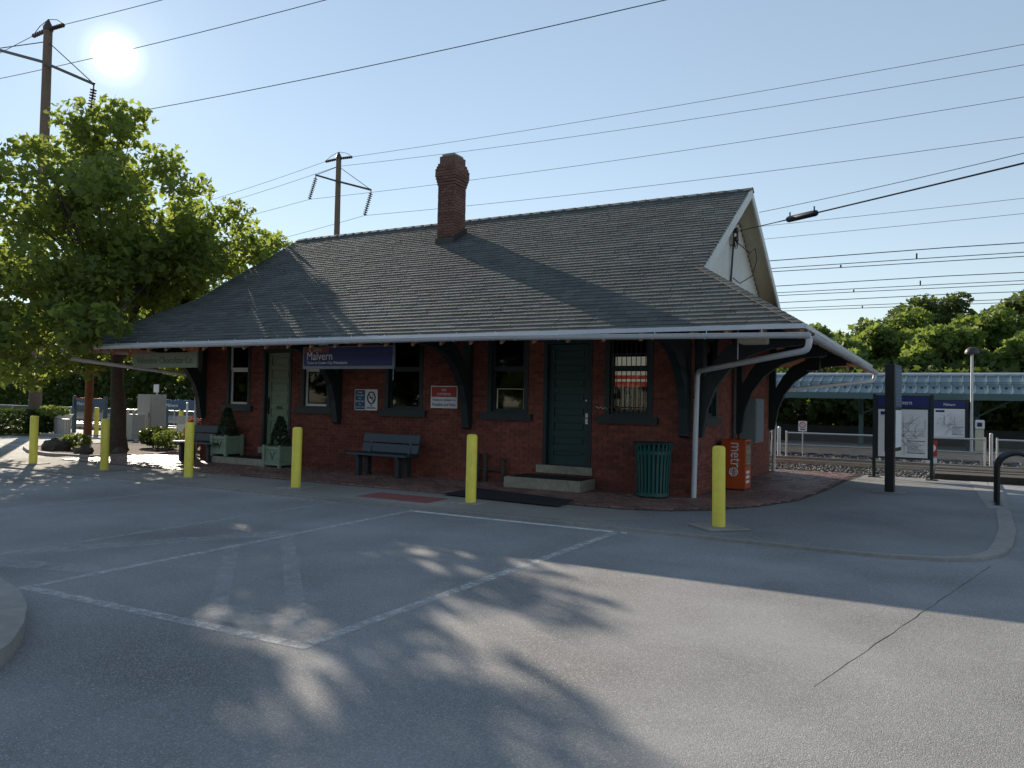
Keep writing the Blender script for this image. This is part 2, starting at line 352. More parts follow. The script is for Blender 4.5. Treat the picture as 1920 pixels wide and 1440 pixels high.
# plaza: raised slab with a kerb edge that curves round at the right
kerb_pts = [(-19.4, 9.32), (-14.2, 9.42), (-8.4, 9.52), (-3.5, 9.60), (-1.2, 9.55), (-.5, 9.58), (0, 9.72), (.35, 10.0), (.58, 10.5), (.72, 11.3), (.84, 12.6), (.98, 16.5), (1.05, 20.88)]
struct('plaza', 'asphalt_old', MB().flat(kerb_pts+[(-19.4, 20.88)], -.055, 0))
def ribbon(pts, w0, z0, z1, side=1):
    mb = MB(); P = [Vector((a, b, 0)) for a, b in pts]; inner = []
    for i, p in enumerate(P):
        d = (P[min(i+1, len(P)-1)]-P[max(i-1, 0)]).normalized(); n = Vector((-d.y, d.x, 0))*side; ww = w0[i] if isinstance(w0, list) else w0; inner.append(p+n*ww)
    for i in range(len(P)-1):
        a, b, c, d = P[i], P[i+1], inner[i+1], inner[i]
        mb.hexa([(q.x, q.y, z0) for q in (a, b, c, d)]+[(q.x, q.y, z1) for q in (a, b, c, d)])
    return mb
kp = [(a, b-.012) if i < 6 else (a+.012, b) for i, (a, b) in enumerate(kerb_pts)]
struct('kerb', 'concrete', ribbon(kp, [.055]*5+[.075, .11, .14, .17, .2, .2, .2, .2], -.056, .006))
struct('sidewalk', 'apron', MB().flat([(-19.3, 9.45), (-14.2, 9.55), (-8.4, 9.65), (-4.4, 9.72), (-3.6, 10.6), (-4.1, 11.2), (-19.3, 11.0)], .0, .0045))
struct('concrete_pad', 'concrete', MB().flat([(.62, 15.2), (.80, 15.2), (.84, 20.8), (.5, 20.8)], 0, .005))
# asphalt seam and old markings
def strip(pts, wd, z): return ribbon(pts, wd, z, z+.003)
struct('tar_seam', 'tar', strip([(-.66+1.1*i/26+.004*math.sin(i*1.9)+.004*math.sin(i*4.1), 4.9+4.85*i/26) for i in range(27)], [.003+.007*abs(math.sin(i*.7))*min(1, i/6) for i in range(27)], -.0322))
def marking(name, pts, wd, mat='paint_worn', z=-.0270):
    P = [Vector((a, b, 0)) for a, b in pts]; d = (P[-1]-P[0]).normalized(); nn = Vector((-d.y, d.x, 0))*wd
    return struct(name, mat, MB().add([(P[0].x, P[0].y, z), (P[1].x, P[1].y, z), (P[1].x+nn.x, P[1].y+nn.y, z), (P[0].x+nn.x, P[0].y+nn.y, z)], [(0, 1, 2, 3)]))
marking('painted_line', [(-6.75, 3.70), (-3.62, 3.80)], .11)
marking('painted_line', [(-3.62, 3.92), (-3.60, 9.45)], .11)
marking('painted_line', [(-6.64, 3.83), (-6.82, 9.45)], .10)
marking('painted_line', [(-8.20, 3.9), (-8.32, 9.4)], .10, 'paint_ghost')
marking('painted_line', [(-11.3, 4.2), (-11.4, 9.38)], .10, 'paint_ghost')
marking('painted_line', [(-8.2, 9.38), (-19.3, 9.21)], .07, 'paint_worn')
marking('painted_line', [(-3.5, 9.43), (-6.8, 9.40)], .10, 'paint_fresh')
for a, b, c in (((-6.9, 6.0), (-4.75, 3.95), .15), ((-6.9, 6.8), (-3.95, 4.0), .15), ((-8.15, 4.35), (-6.75, 6.95), .34), ((-8.1, 3.95), (-6.7, 4.4), .3), ((-4.9, 3.96), (-3.9, 3.98), .34)):
    marking('faded_marking', [a, b], c, 'paint_ghost', -.0285-.001*c)
for i in range(6): marking('painted_line', [(-24-1.9*i, 10.0), (-23.2-1.9*i, 15.4)], .12, 'paint_fresh')
marking('painted_line', [(-22.3, 11.2), (-37, 11.0)], .12, 'paint_fresh'); marking('painted_line', [(-23, 13.6), (-38, 13.4)], .12, 'paint_fresh'); marking('painted_line', [(-23, 15.6), (-38, 15.4)], .14, 'paint_fresh')
# round-ended traffic island at the left edge
isl = [(-9.5, 3.5), (-7.6, 3.72), (-6.85, 3.62), (-6.25, 3.46), (-5.75, 3.24), (-5.32, 2.98), (-4.98, 2.72), (-4.72, 2.42), (-4.58, 2.1), (-4.6, 1.7), (-4.9, 1.3), (-5.6, 1.0), (-9.5, .9)]
struct('island_kerb', 'concrete', ribbon(isl, -.30, -.06, .075)); 
struct('island_bed', 'apron', MB().flat([(a-.2 if a > -9 else a, b+(.22 if b < 1.4 else -.24)) for a, b in isl][::-1], -.058, .045))
# mulch bed round the big tree
bed = [(-23.1, 12.9), (-21.6, 12.2), (-20.2, 11.9), (-18.9, 12.1), (-18.6, 13.5), (-18.7, 16.2), (-20.0, 17.2), (-22.6, 17.2), (-23.4, 15.5)]
struct('planting_bed', 'mulch', MB().flat(bed, -.058, .03)); struct('bed_kerb', 'concrete', ribbon(bed+bed[:1], -.14, -.057, .05))
struct('lawn', 'grass', MB().flat([(-45, 16.2), (-31, 16.0), (-29.5, 17.2), (-31, 18.5), (-45, 18.5)], -.058, .02))
# near platform at left, track bed, far platform, bank
struct('near_platform', 'platform', MB().box(-90, -24, 18.6, 20.9, -.058, .0))
struct('track_bed', 'ballast_bed', MB().box(-150, 80, 20.92, 32.9, -.49, -.10))
struct('far_platform', 'platform', MB().box(-150, 80, 33.0, 38.0, -.49, .12))
struct('platform_edge', 'white_paint', MB().box(-150, 80, 32.95, 33.35, .121, .13))
mb = MB(); ys = [38.1, 41, 46, 54, 66]; zs = [-.4, .6, 1.6, 2.6, 3.2]; xs = list(range(-150, 91, 6))
rr = random.Random(3); grid = [[(x, y, z+rr.uniform(-.2, .2)) for x in xs] for y, z in zip(ys, zs)]
vs = [p for row in grid for p in row]; n_ = len(xs)
struct('embankment', 'terrain', mb.add(vs, [(j*n_+i, j*n_+i+1, (j+1)*n_+i+1, (j+1)*n_+i) for j in range(len(ys)-1) for i in range(n_-1)]), True)

# brick paving, each brick its own edges
poly = [(-18.5, 11.02), (-4.3, 11.22), (-3.6, 11.5), (-3.14, 11.94), (-2.6, 12.9), (-2.2, 14.2), (-2.0, 16.5), (-1.92, 18.4), (-1.72, 20.85), (-18.5, 20.85)]
def inside(x, y, pl):
    c = False; j = len(pl)-1
    for i in range(len(pl)):
        (xi, yi), (xj, yj) = pl[i], pl[j]
        if (yi > y) != (yj > y) and x < (xj-xi)*(y-yi)/(yj-yi)+xi: c = not c
        j = i
    return c
pav = struct('brick_pavement', 'sand_joint', MB().flat(poly, .0, .006))
items = []; r_ = random.Random(5)
for j in range(98):
    y = 11.05+j*.1005
    for i in range(-1, 84):
        x = -18.5+i*.2025+(.1 if j % 2 else 0)
        if XL-.0 < x < XR+.1 and y > Y0+.05: continue
        if not all(inside(x+a, y+b, poly) for a in (-.095, .095) for b in (-.045, .045)): continue
        if -19 < x < -4 and y > 13.6 and x < XL-.3: continue
        tx, ty = r_.uniform(-.035, .035), r_.uniform(-.06, .06)
        items.append(((x, y, .014+r_.uniform(-.003, .003)), Vector((.0915, 0, .0915*tx)), Vector((0, .0415, .0415*ty)), Vector((0, 0, .012)), True))
pieces(pav, 'paver', 'paver', items, UNIT, 300, 'paver_field')
# ballast stones along the near rail
stone = MB().add([(1, 0, 0), (-.3, .95, .1), (-.8, -.6, 0), (.2, -.9, .25), (.1, .2, .9), (0, .1, -.7)], [(0, 1, 4), (1, 2, 4), (2, 3, 4), (3, 0, 4), (1, 0, 5), (2, 1, 5), (3, 2, 5), (0, 3, 5)])
mb = MB()
for i in range(9000):
    if i < 5200: x = r_.uniform(-7, 5); y = r_.uniform(20.95, 22.55); z = -.09+.11*(y-20.95)/1.6+.05*r_.random()
    elif i < 7200: x = r_.uniform(-8, 7); y = r_.uniform(24.7, 29.5); z = -.08+.05*r_.random()
    else: x = r_.uniform(-48, -22); y = r_.uniform(20.95, 22.6); z = -.08+.08*r_.random()
    if x > -.25 and x < 6 and y < 24.6: continue
    s_ = r_.uniform(.025, .055); a = r_.uniform(0, 6.28); ca, sa = math.cos(a)*s_, math.sin(a)*s_
    mb.add([(x+p[0]*ca-p[1]*sa, y+p[0]*sa+p[1]*ca, z+p[2]*s_*.8) for p in stone.v], stone.f)
bs = mb.build('ballast_stones', 'ballast', kind='stuff'); tag(bs, 'loose grey ballast stones between the brick paving and the rails', 'gravel')

# ================================================================== STATION BUILDING
B = thing('station_building', 'red brick railway station with broad grey shingle roof, curved brackets and brick chimney', 'building', ((XL+XR)/2, MID, 0))
WT = 3.95
fo = {'w1': (-15.50, -14.68, 1.38, 2.95), 'd1': (-14.25, -13.33, .42, 2.74), 'w2': (-13.02, -12.14, 1.38, 2.95), 'w3': (-10.58, -9.58, 1.38, 2.95), 'w4': (-8.00, -7.08, 1.38, 2.95), 'd2': (-6.74, -5.74, .42, 2.80), 'w5': (-5.48, -4.56, 1.38, 2.95)}
eo = {'w6': (14.10, 14.98, 1.38, 2.95)}
def wall(name, length_range, base, axis, openings, inward):
    """backing wall with openings, then real bricks on its outer face"""
    u0, u1 = length_range
    us = sorted({u0, u1} | {o[0] for o in openings} | {o[1] for o in openings}); zs = sorted({-.05, WT} | {o[2] for o in openings} | {o[3] for o in openings})
    mb = MB(); t0, t1 = sorted((base+inward*.012, base+inward*.30))
    for a, b in zip(us, us[1:]):
        for c, d in zip(zs, zs[1:]):
            if any(o[0] <= a and b <= o[1] and o[2] <= c and d <= o[3] for o in openings): continue
            if axis == 'X': mb.box(a, b, t0, t1, c, d)
            else: mb.box(t0, t1, a, b, c, d)
    wo = mb.build(name, 'mortar', B); items = []; rg = random.Random(len(name)+int(u1*10)); P = .2055; H_ = .0672
    for k in range(int(WT/H_)):
        z = k*H_+.034; cuts = sorted([(o[0], o[1]) for o in openings if o[2]-.01 < z < o[3]+.01]); segs = []; a = u0
        for c in cuts: segs.append((a, c[0])); a = c[1]
        segs.append((a, u1))
        for a, b in segs:
            s0 = u0-(P/2 if k % 2 else 0); i = int((a-s0)/P)
            while s0+i*P < b:
                p, q = max(s0+i*P+.005, a+.002), min(s0+(i+1)*P-.005, b-.002); i += 1
                if q-p < .03: continue
                dpt = .016+rg.uniform(-.0025, .0025); full = abs(q-p-(P-.01)) < .002; cu = (p+q)/2
                if axis == 'X': items.append(((cu, base+inward*.014, z), Vector(((q-p)/2, 0, 0)), Vector((0, dpt, 0)), Vector((0, 0, H_/2-.0045)), full))
                else: items.append(((base+inward*.014, cu, z), Vector((dpt, 0, 0)), Vector((0, (q-p)/2, 0)), Vector((0, 0, H_/2-.0045)), full))
    pieces(wo, 'brick', 'brick', items, UNIT, 300 if name == 'front_wall' else (0 if name in ('rear_wall', 'side_wall') else 200), 'brick_courses')
    return wo
wall('front_wall', (XL, XR), Y0, 'X', list(fo.values()), 1)
wall('end_wall', (Y0+.31, Y1-.31), XR, 'Y', list(eo.values()), -1)
wall('side_wall', (Y0+.31, Y1-.31), XL, 'Y', [], 1)
wall('rear_wall', (XL, XR), Y1, 'X', [], -1)
MB().box(XL+.3, XR-.3, Y0+.3, Y1-.3, .02, .4).build('floor_slab', 'mulch', B)
MB().box(XL+.301, XR-.301, Y0+.301, Y1-.301, 3.0, 3.06).build('ceiling', 'mulch', B)
# windows
def window(key, axis, sash, extra=None):
    a, b, c, d = fo[key] if axis == 'X' else eo[key]
    def bx(mb, u0, u1, dep0, dep1, z0, z1):
        if axis == 'X': mb.box(u0, u1, Y0-dep1, Y0-dep0, z0, z1)
        else: mb.box(XR+dep0, XR+dep1, u0, u1, z0, z1)
        return mb
    mb = MB(); f_ = .09
    bx(mb, a, a+f_, -.2, .012, c, d); bx(mb, b-f_, b, -.2, .012, c, d); bx(mb, a+f_, b-f_, -.2, .010, d-f_, d); bx(mb, a+f_, b-f_, -.2, .010, c, c+.04)
    wn = mb.build('window', 'dark_green', B)
    sl_ = bx(MB(), a-.11, b+.11, -.1, .075, c-.13, c+.004).build('sill', 'dark_green', wn)
    ia, ib, ic, id_ = a+f_, b-f_, c+.04, d-f_; zm = (ic+id_)/2+.12; s_ = .05
    mb = MB()
    for (p, q, dd) in ((ic, zm, -.06), (zm, id_, -.035)):
        bx(mb, ia, ia+s_, dd-.035, dd, p, q); bx(mb, ib-s_, ib, dd-.035, dd, p, q); bx(mb, ia+s_, ib-s_, dd-.034, dd-.001, p, p+s_); bx(mb, ia+s_, ib-s_, dd-.034, dd-.001, q-s_, q)
    mb.build('sash', sash, wn)
    mb = MB(); bx(mb, ia+s_, ib-s_, -.083, -.078, ic+s_, zm-s_); mb.build('pane', 'glass', wn)
    mb = MB(); bx(mb, ia+s_, ib-s_, -.058, -.053, zm+s_, id_-s_); mb.build('pane', 'glass', wn)
    if extra == 'curtain':
        mb = MB(); n = 14; w_ = (ib-ia-2*s_)/n
        for i in range(n):
            x = ia+s_+i*w_; bx(mb, x, x+w_*.5, -.16, -.14, ic, id_); bx(mb, x+w_*.5, x+w_, -.175, -.155, ic, id_)
        mb.build('curtain', 'curtain', wn)
    if extra == 'bars':
        mb = MB()
        for i in range(8):
            x = ia+.05+i*(ib-ia-.1)/7; mb.tube([(x, Y0-.005, ic), (x, Y0-.005, id_)], .008, 6)
        for z in (ic+.12, zm+.25, id_-.1): mb.box(ia, ib, Y0-.012, Y0+.002, z, z+.018)
        mb.build('security_bars', 'black', wn)
        x0, x1 = ia+s_, ib-s_
        mb = MB().box(x0, x1, Y0+.15, Y0+.16, zm-.12, zm+.22); mb.build('window_reflection', 'reflection_cream', wn, )  # panel and bands copy a reflection in the glass, glowing by themselves
        MB().box(x0, x1, Y0+.146, Y0+.16, zm-.19, zm-.122).build('reflection_red_band', 'reflection_red', wn)
        MB().box(x0, x1, Y0+.146, Y0+.16, zm-.235, zm-.192).build('reflection_white_band', 'reflection_cream', wn)
        MB().box(x0, x1, Y0+.146, Y0+.16, zm-.33, zm-.237).build('reflection_red_band', 'reflection_red', wn)
        MB().box(x0+.2, x0+.29, Y0+.144, Y0+.15, zm-.62, zm-.48).build('light_switch', 'white_sign', wn)
    if extra == 'unit':
        mb = MB(); x0, x1, z0, z1 = ia+.10, ib-.03, ic+.05, ic+.45
        mb.box(x0, x0+.025, Y0+.05, Y0+.057, z0, z1); mb.box(x1-.012, x1, Y0+.05, Y0+.057, z0, z1); mb.box(x0+.026, x1-.013, Y0+.05, Y0+.057, z1-.014, z1)
        mb.build('screen_frame', 'cream', wn)
    return wn
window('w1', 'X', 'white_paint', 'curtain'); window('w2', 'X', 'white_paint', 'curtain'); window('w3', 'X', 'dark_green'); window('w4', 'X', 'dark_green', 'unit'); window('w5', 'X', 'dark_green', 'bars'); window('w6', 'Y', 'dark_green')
# doors
def door(key, mat, label, npan):
    a, b, c, d = fo[key]; mb = MB(); f_ = .07
    mb.box(a, a+f_, Y0-.012, Y0+.2, c, d); mb.box(b-f_, b, Y0-.012, Y0+.2, c, d); mb.box(a+f_, b-f_, Y0-.010, Y0+.2, d-f_, d)
    dr = MB().box(a+f_+.004, b-f_-.004, Y0+.11, Y0+.15, c+.005, d-f_-.004).build('door', mat, B); dr['label'] = label
    mb.build('door_frame', 'dark_green', dr)
    x0, x1 = a+f_+.004, b-f_-.004; st = .11
    mb = MB(); mb.box(x0, x0+st, Y0+.085, Y0+.109, c+.01, d-f_-.01); mb.box(x1-st, x1, Y0+.085, Y0+.109, c+.01, d-f_-.01)
    zs = [c+.01+i*(d-f_-c-.02-.09)/npan for i in range(npan+1)]
    for i, z in enumerate(zs): mb.box(x0+st+.001, x1-st-.001, Y0+.087, Y0+.109, z, z+(.16 if i == 0 else .09))
    mb.build('door_rails', mat, dr)
    for i in range(npan):
        p, q = zs[i]+(.16 if i == 0 else .09)+.03, zs[i+1]-.03
        MB().bevbox(x0+st+.03, x1-st-.03, Y0+.094, Y0+.1095, p, q, .006).build('door_panel', mat, dr)
    return dr, x0, x1
d1, x0, x1 = door('d1', 'pale_green', 'pale green panelled door with mail slot', 7)
MB().box(x0+.30, x0+.48, Y0+.08, Y0+.1, 1.33, 1.40).build('mail_slot', 'steel_dark', d1)
MB().tube([(x0+.05, Y0+.08, 1.28), (x0+.05, Y0+.03, 1.32), (x0+.05, Y0+.03, 1.48), (x0+.05, Y0+.08, 1.54)], .012).box(x0+.025, x0+.075, Y0+.078, Y0+.086, 1.2, 1.6).build('door_handle', 'black', d1)
d2, x0, x1 = door('d2', 'door_green', 'dark green panelled door with steel lever', 8)
MB().box(x1-.085, x1-.015, Y0+.074, Y0+.085, 1.22, 1.42).build('lock_plate', 'silver', d2)
MB().tube([(x1-.05, Y0+.08, 1.33), (x1-.05, Y0+.03, 1.33), (x1-.17, Y0+.028, 1.335)], .012).build('door_handle', 'silver', d2)
MB().lathe([(.0, 0), (.018, 0), (.018, .02), (.0, .02)], 10, (0, 0, 0)).build('door_peephole', 'silver', d2, local=True).matrix_local = Matrix.Translation(Vector((x1-.07, Y0+.085, 1.66))-B.location) @ Matrix.Rotation(R(90), 4, 'X')
MB().box(-6.86, -5.70, Y0-.04, Y0+.2, .27, .418).build('door_threshold', 'stone_step', d2)
MB().box(-14.33, -13.25, Y0-.04, Y0+.2, .27, .418).build('door_threshold', 'stone_step', d1)
# roof deck
def RZ(y): return ZR-SLOPE*(MID-y)
def polyslab(mb, pts, t):
    n = len(pts); mb.add(list(pts)+[(a, b, c-t) for a, b, c in pts], [tuple(range(n)), tuple(range(n, 2*n))[::-1]]+[(i, i+n, (i+1) % n+n, (i+1) % n) for i in range(n)]); return mb
hx = OV-GX; HY = EY+hx; HZ = RZ(HY); E2 = Y1+OV; HY2 = E2-hx
deck = MB()
polyslab(deck, [(XL-OV, EY, EZ), (XR+OV, EY, EZ), (XR+GX, HY, HZ), (XR+GX, MID, ZR), (XL-GX, MID, ZR), (XL-GX, HY, HZ)], .035)
polyslab(deck, [(XR+OV, E2, EZ), (XL-OV, E2, EZ), (XL-GX, HY2, HZ), (XL-GX, MID, ZR), (XR+GX, MID, ZR), (XR+GX, HY2, HZ)], .035)
polyslab(deck, [(XR+OV, EY, EZ), (XR+OV, E2, EZ), (XR-.25, HY2-.47, HZ+.46*SLOPE), (XR-.25, HY+.47, HZ+.46*SLOPE)], .035)
polyslab(deck, [(XL-OV, E2, EZ), (XL-OV, EY, EZ), (XL+.25, HY+.47, HZ+.46*SLOPE), (XL+.25, HY2-.47, HZ+.46*SLOPE)], .035)
roof = deck.build('roof', 'wood_soffit', B)
# shingles: front slope and the two end skirts as single tabs, rear as courses
SU = MB().hexa([(-1, -1, -1), (1, -1, -1), (1, 1, -1), (-1, 1, -1), (-1, -1, 1), (1, -1, 1), (1, 1, -.8), (-1, 1, -.8)])
items = []; rs = random.Random(21)
def shingle_plane(org, du, dv, dn, L_, lim, stepv=.142, wt=.31):
    k = 0; s = -.03
    while s < L_-.02:
        a, b = lim(min(max(s, 0)+.07, L_)); off = rs.uniform(0, wt); u = a-off
        h2 = min(.155, L_-s)
        while u < b-.005:
            ww = wt*rs.choice((.62, 1, 1, 1, 1.35)); p, q = max(u, a), min(u+ww, b); full = True; u += ww
            if q-p < .02: continue
            th = .0062+rs.uniform(-.0007, .0009); c = org+du*((p+q)/2)+dv*(s+h2/2)+dn*(th+.001)
            items.append((c, du*((q-p)/2-.0025), dv*(h2/2), dn*th, full))
        s += stepv; k += 1
nf = Vector((0, -SLOPE, 1)).normalized(); vf = Vector((0, 1, SLOPE)).normalized(); Lf = (MID-EY)/vf.y; Lh = hx/vf.y
def limf(s):
    y = s*vf.y; ins = min(y, hx); return (XL-OV+ins, XR+OV-ins)
shingle_plane(Vector((0, EY, EZ)), Vector((1, 0, 0)), vf, nf, Lf, limf)
ve = Vector((-1, 0, SLOPE)).normalized(); ne = Vector((SLOPE, 0, 1)).normalized()
shingle_plane(Vector((XR+OV, 0, EZ)), Vector((0, 1, 0)), ve, ne, (hx+.2)/-ve.x, lambda s: (EY-s*ve.x, E2+s*ve.x))
ve = Vector((1, 0, SLOPE)).normalized(); ne = Vector((-SLOPE, 0, 1)).normalized()
shingle_plane(Vector((XL-OV, 0, EZ)), Vector((0, -1, 0)), ve, ne, (hx+.2)/ve.x, lambda s: (-E2+s*ve.x, -EY-s*ve.x))
vr = Vector((0, -1, SLOPE)).normalized(); nr = Vector((0, SLOPE, 1)).normalized()
shingle_plane(Vector((0, E2, EZ)), Vector((-1, 0, 0)), vr, nr, Lf, lambda s: (-(XR+OV-min(s*-vr.y, hx)), -(XL-OV+min(s*-vr.y, hx))), wt=1.2)
pieces(roof, 'shingle', 'shingle', items, SU, 300, 'shingle_field')
# ridge and hip caps
mb = MB(); n = 44
for i in range(n):
    a = XL-GX+(XR-XL+2*GX)*i/n; b = XL-GX+(XR-XL+2*GX)*(i+1)/n+.03
    for s_ in (-1, 1): mb.hexa([(a, MID, ZR+.012), (b, MID, ZR+.022), (b, MID+s_*.13, ZR+.022-.13*SLOPE), (a, MID+s_*.13, ZR+.012-.13*SLOPE), (a, MID, ZR+.026), (b, MID, ZR+.036), (b, MID+s_*.13, ZR+.036-.13*SLOPE), (a, MID+s_*.13, ZR+.026-.13*SLOPE)])
fixn(mb.build('ridge_cap', 'shingle', roof, kind='stuff'))
mb = MB()
for (cx, cy, tx, ty) in ((XR+OV, EY, XR+GX, HY), (XL-OV, EY, XL-GX, HY), (XR+OV, E2, XR+GX, HY2)):
    p = Vector((cx, cy, EZ)); q = Vector((tx, ty, HZ)); n = 20
    for i in range(n):
        a = p.lerp(q, i/n); b = p.lerp(q, (i+1.2)/n); a = a+Vector((0, 0, .021)); b = b+Vector((0, 0, .017))
        sx, sy = (1 if tx > cx else -1), (1 if ty > cy else -1); dz = -.0
        for off in (Vector((-0, sy*.0, 0))+Vector((sx*.13, 0, 0)), Vector((0, sy*.13, 0))):
            o3 = off; mb.hexa([a, b, b+o3, a+o3, a+Vector((0, 0, .014)), b+Vector((0, 0, .014)), b+o3+Vector((0, 0, .012)), a+o3+Vector((0, 0, .012))])
fixn(mb.build('hip_cap', 'shingle', roof, kind='stuff'))
# eave trim, rafters, brackets
mb = MB(); mb.box(XL-OV-.03, XR+OV+.03, EY-.045, EY-.012, EZ-.055, EZ+.012); mb.box(XR+OV+.012, XR+OV+.045, EY-.01, E2+.03, EZ-.055, EZ+.010); mb.box(XL-OV-.045, XL-OV-.012, EY-.01, E2+.03, EZ-.055, EZ+.010)
mb.build('drip_edge', 'gutter_white', roof)
rf = MB(); rl = OV+.25
zb = EZ-.05
rf.hexa([(-.028, 0, -.13), (.028, 0, -.13), (.028, rl, -.13+rl*SLOPE), (-.028, rl, -.13+rl*SLOPE), (-.028, 0, 0), (.028, 0, 0), (.028, rl, rl*SLOPE), (-.028, rl, rl*SLOPE)])
rme = rf.mesh('rafter'); rme.materials.append(MAT['wood_soffit'])
x = XL+.15
while x < XR:
    o = link('rafter', rme, roof); o.location = Vector((x, EY+.01, zb))-B.location; x += .61
y = Y0+.2
while y < Y1:
    o = link('rafter', rme, roof); o.location = Vector((XR+OV-.01, y, zb))-B.location; o.rotation_euler = (0, 0, R(90)); y += .61
for cx, sx in ((XR+OV, -1), (XL-OV, 1)):
    for cy, sy in ((EY, 1), (E2, -1)):
        mb = MB().bar((cx+sx*.03, cy+sy*.03, EZ-.13), (cx+sx*2.2, cy+sy*2.2, EZ-.13+2.17*SLOPE), .07, .14); mb.build('hip_rafter', 'wood_soffit', roof)
        for f_ in (.55, 1.05, 1.55):   # jack rafters
            mb = MB().bar((cx+sx*f_, cy+sy*.02, EZ-.115), (cx+sx*f_, cy+sy*f_, EZ-.115+f_*SLOPE), .056, .12); mb.build('rafter', 'wood_soffit', roof)
            mb = MB().bar((cx+sx*.02, cy+sy*f_, EZ-.115), (cx+sx*f_, cy+sy*f_, EZ-.115+f_*SLOPE), .056, .12); mb.build('rafter', 'wood_soffit', roof)
arm = [(.13, 1.12), (.20, 1.55), (.34, 1.92), (.58, 2.24), (.92, 2.48), (1.30, 2.60), (1.75, 2.64), (1.75, 2.80), (1.28, 2.83), (.86, 2.78), (.52, 2.62), (.30, 2.36), (.13, 2.05)]
post = [(.0, 1.08), (.05, 1.04), (.13, 1.08), (.13, 3.35), (.0, 3.35)]
beam = [(.13, 2.82), (1.86, 2.82), (1.86, 2.70), (1.95, 2.72), (1.95, 2.795), (.13, 3.72-.13*SLOPE-.0)]
beam = [(.13, 3.35), (.13, 3.12), (1.95, 2.66), (1.95, 2.79)]
def bracket(px, py, ang, mat='dark_green'):
    e = MB(); w_ = .075
    e.prism(post, lambda a, b, t: (t, -a, b), -.085, .085); e.prism(arm, lambda a, b, t: (t, -a, b), -w_, w_); e.prism(beam, lambda a, b, t: (t, -a, b), -.065, .065)
    o = fixn(e.build('bracket', mat, B, local=True)); o.location = Vector((px, py, 0))-B.location; o.rotation_euler = (0, 0, ang)
for x in (XL+.10, -11.86, -8.42, XR-.12): bracket(x, Y0-.02, 0)
for y in (Y0+.14, 16.45, Y1-.14): bracket(XR+.02, y, R(90))
for y in (Y0+.14, Y1-.14): bracket(XL-.02, y, R(-90))
# gable ends: white siding boards, rake trim, soffit
for gx, s_ in ((XR-.22, 1), (XL+.22, -1)):
    gw = MB().add([(gx, MID-3.55, HZ-.05), (gx, MID+3.55, HZ-.05), (gx, MID, ZR-.06)], [(0, 1, 2), (2, 1, 0)]).build('gable_wall', 'siding', B)
    y = MID-3.4
    while y < MID+3.4:
        zt = ZR-.09-SLOPE*max(abs(y), 0) if False else ZR-.08-SLOPE*max(abs(y-MID), abs(y+.135-MID))
        if zt > HZ+.05: MB().box(min(gx, gx+s_*.018), max(gx, gx+s_*.018), y, y+.135, HZ-.02, zt).build('siding_board', 'siding', gw)
        y += .142
    for t_ in (-1, 1):
        mb = MB(); e = s_*(GX+.22); x0_, x1_ = gx+e-s_*.02, gx+e+s_*.012
        ya, yb = MID+t_*3.66, MID
        mb.hexa([(x0_, ya, RZ(MID-3.66)-.19), (x1_, ya, RZ(MID-3.66)-.19), (x1_, yb, ZR-.19), (x0_, yb, ZR-.19), (x0_, ya, RZ(MID-3.66)+.008), (x1_, ya, RZ(MID-3.66)+.008), (x1_, yb, ZR+.008), (x0_, yb, ZR+.008)])
        fixn(mb.build('rake_board', 'canopy_edge' if False else 'siding', gw))
        mb = MB(); x0_, x1_ = gx+s_*.02, gx+e-s_*.021
        mb.hexa([(x0_, ya, RZ(MID-3.66)-.075), (x1_, ya, RZ(MID-3.66)-.075), (x1_, yb, ZR-.075), (x0_, yb, ZR-.075), (x0_, ya, RZ(MID-3.66)-.05), (x1_, ya, RZ(MID-3.66)-.05), (x1_, yb, ZR-.05), (x0_, yb, ZR-.05)])
        fixn(mb.build('rake_soffit', 'cream', gw))
# service hardware on the gable
gx = XR-.2
gw = [o for o in B.children if o.name.startswith('gable_wall')][0]
MB().box(gx, gx+.05, 16.62, 16.80, 5.05, 5.65).build('service_board', 'cream', gw)
MB().tube([(gx+.06, 16.70, 5.55), (gx+.06, 16.70, 5.0), (gx+.03, 16.66, 4.3), (gx+.06, 16.66, 3.9)], .022, 6).build('service_conduit', 'black', gw)
mb = MB()
for z in (5.12, 5.3, 5.48): mb.lathe([(.0, 0), (.035, .0), (.05, .03), (.05, .08), (.03, .11), (0, .11)], 10, (gx+.12, 16.72, z)); mb.tube([(gx+.04, 16.72, z+.05), (gx+.14, 16.72, z+.05)], .008, 6)
mb.build('insulator_spool', 'insulator', gw)
for k in range(3):
    a = .10+.03*k; MB().tube([(gx+.1, 16.72+a*math.cos(t)*1.3+.02*k, 5.22+a*math.sin(t)*1.5) for t in np.linspace(0, 6.2, 14)], .009, 5).build('cable_loop', 'black', gw)
MB().tube([(gx+.08, 16.75, 5.15), (gx+.3, 17.2, 4.95), (gx+.35, 17.5, 5.1), (gx+.38, 17.55, 4.85), (gx+.3, 17.5, 4.5), (gx+.12, 17.1, 4.28), (gx+.05, 16.75, 4.35)], .011, 6).build('cable_loop', 'black', gw)
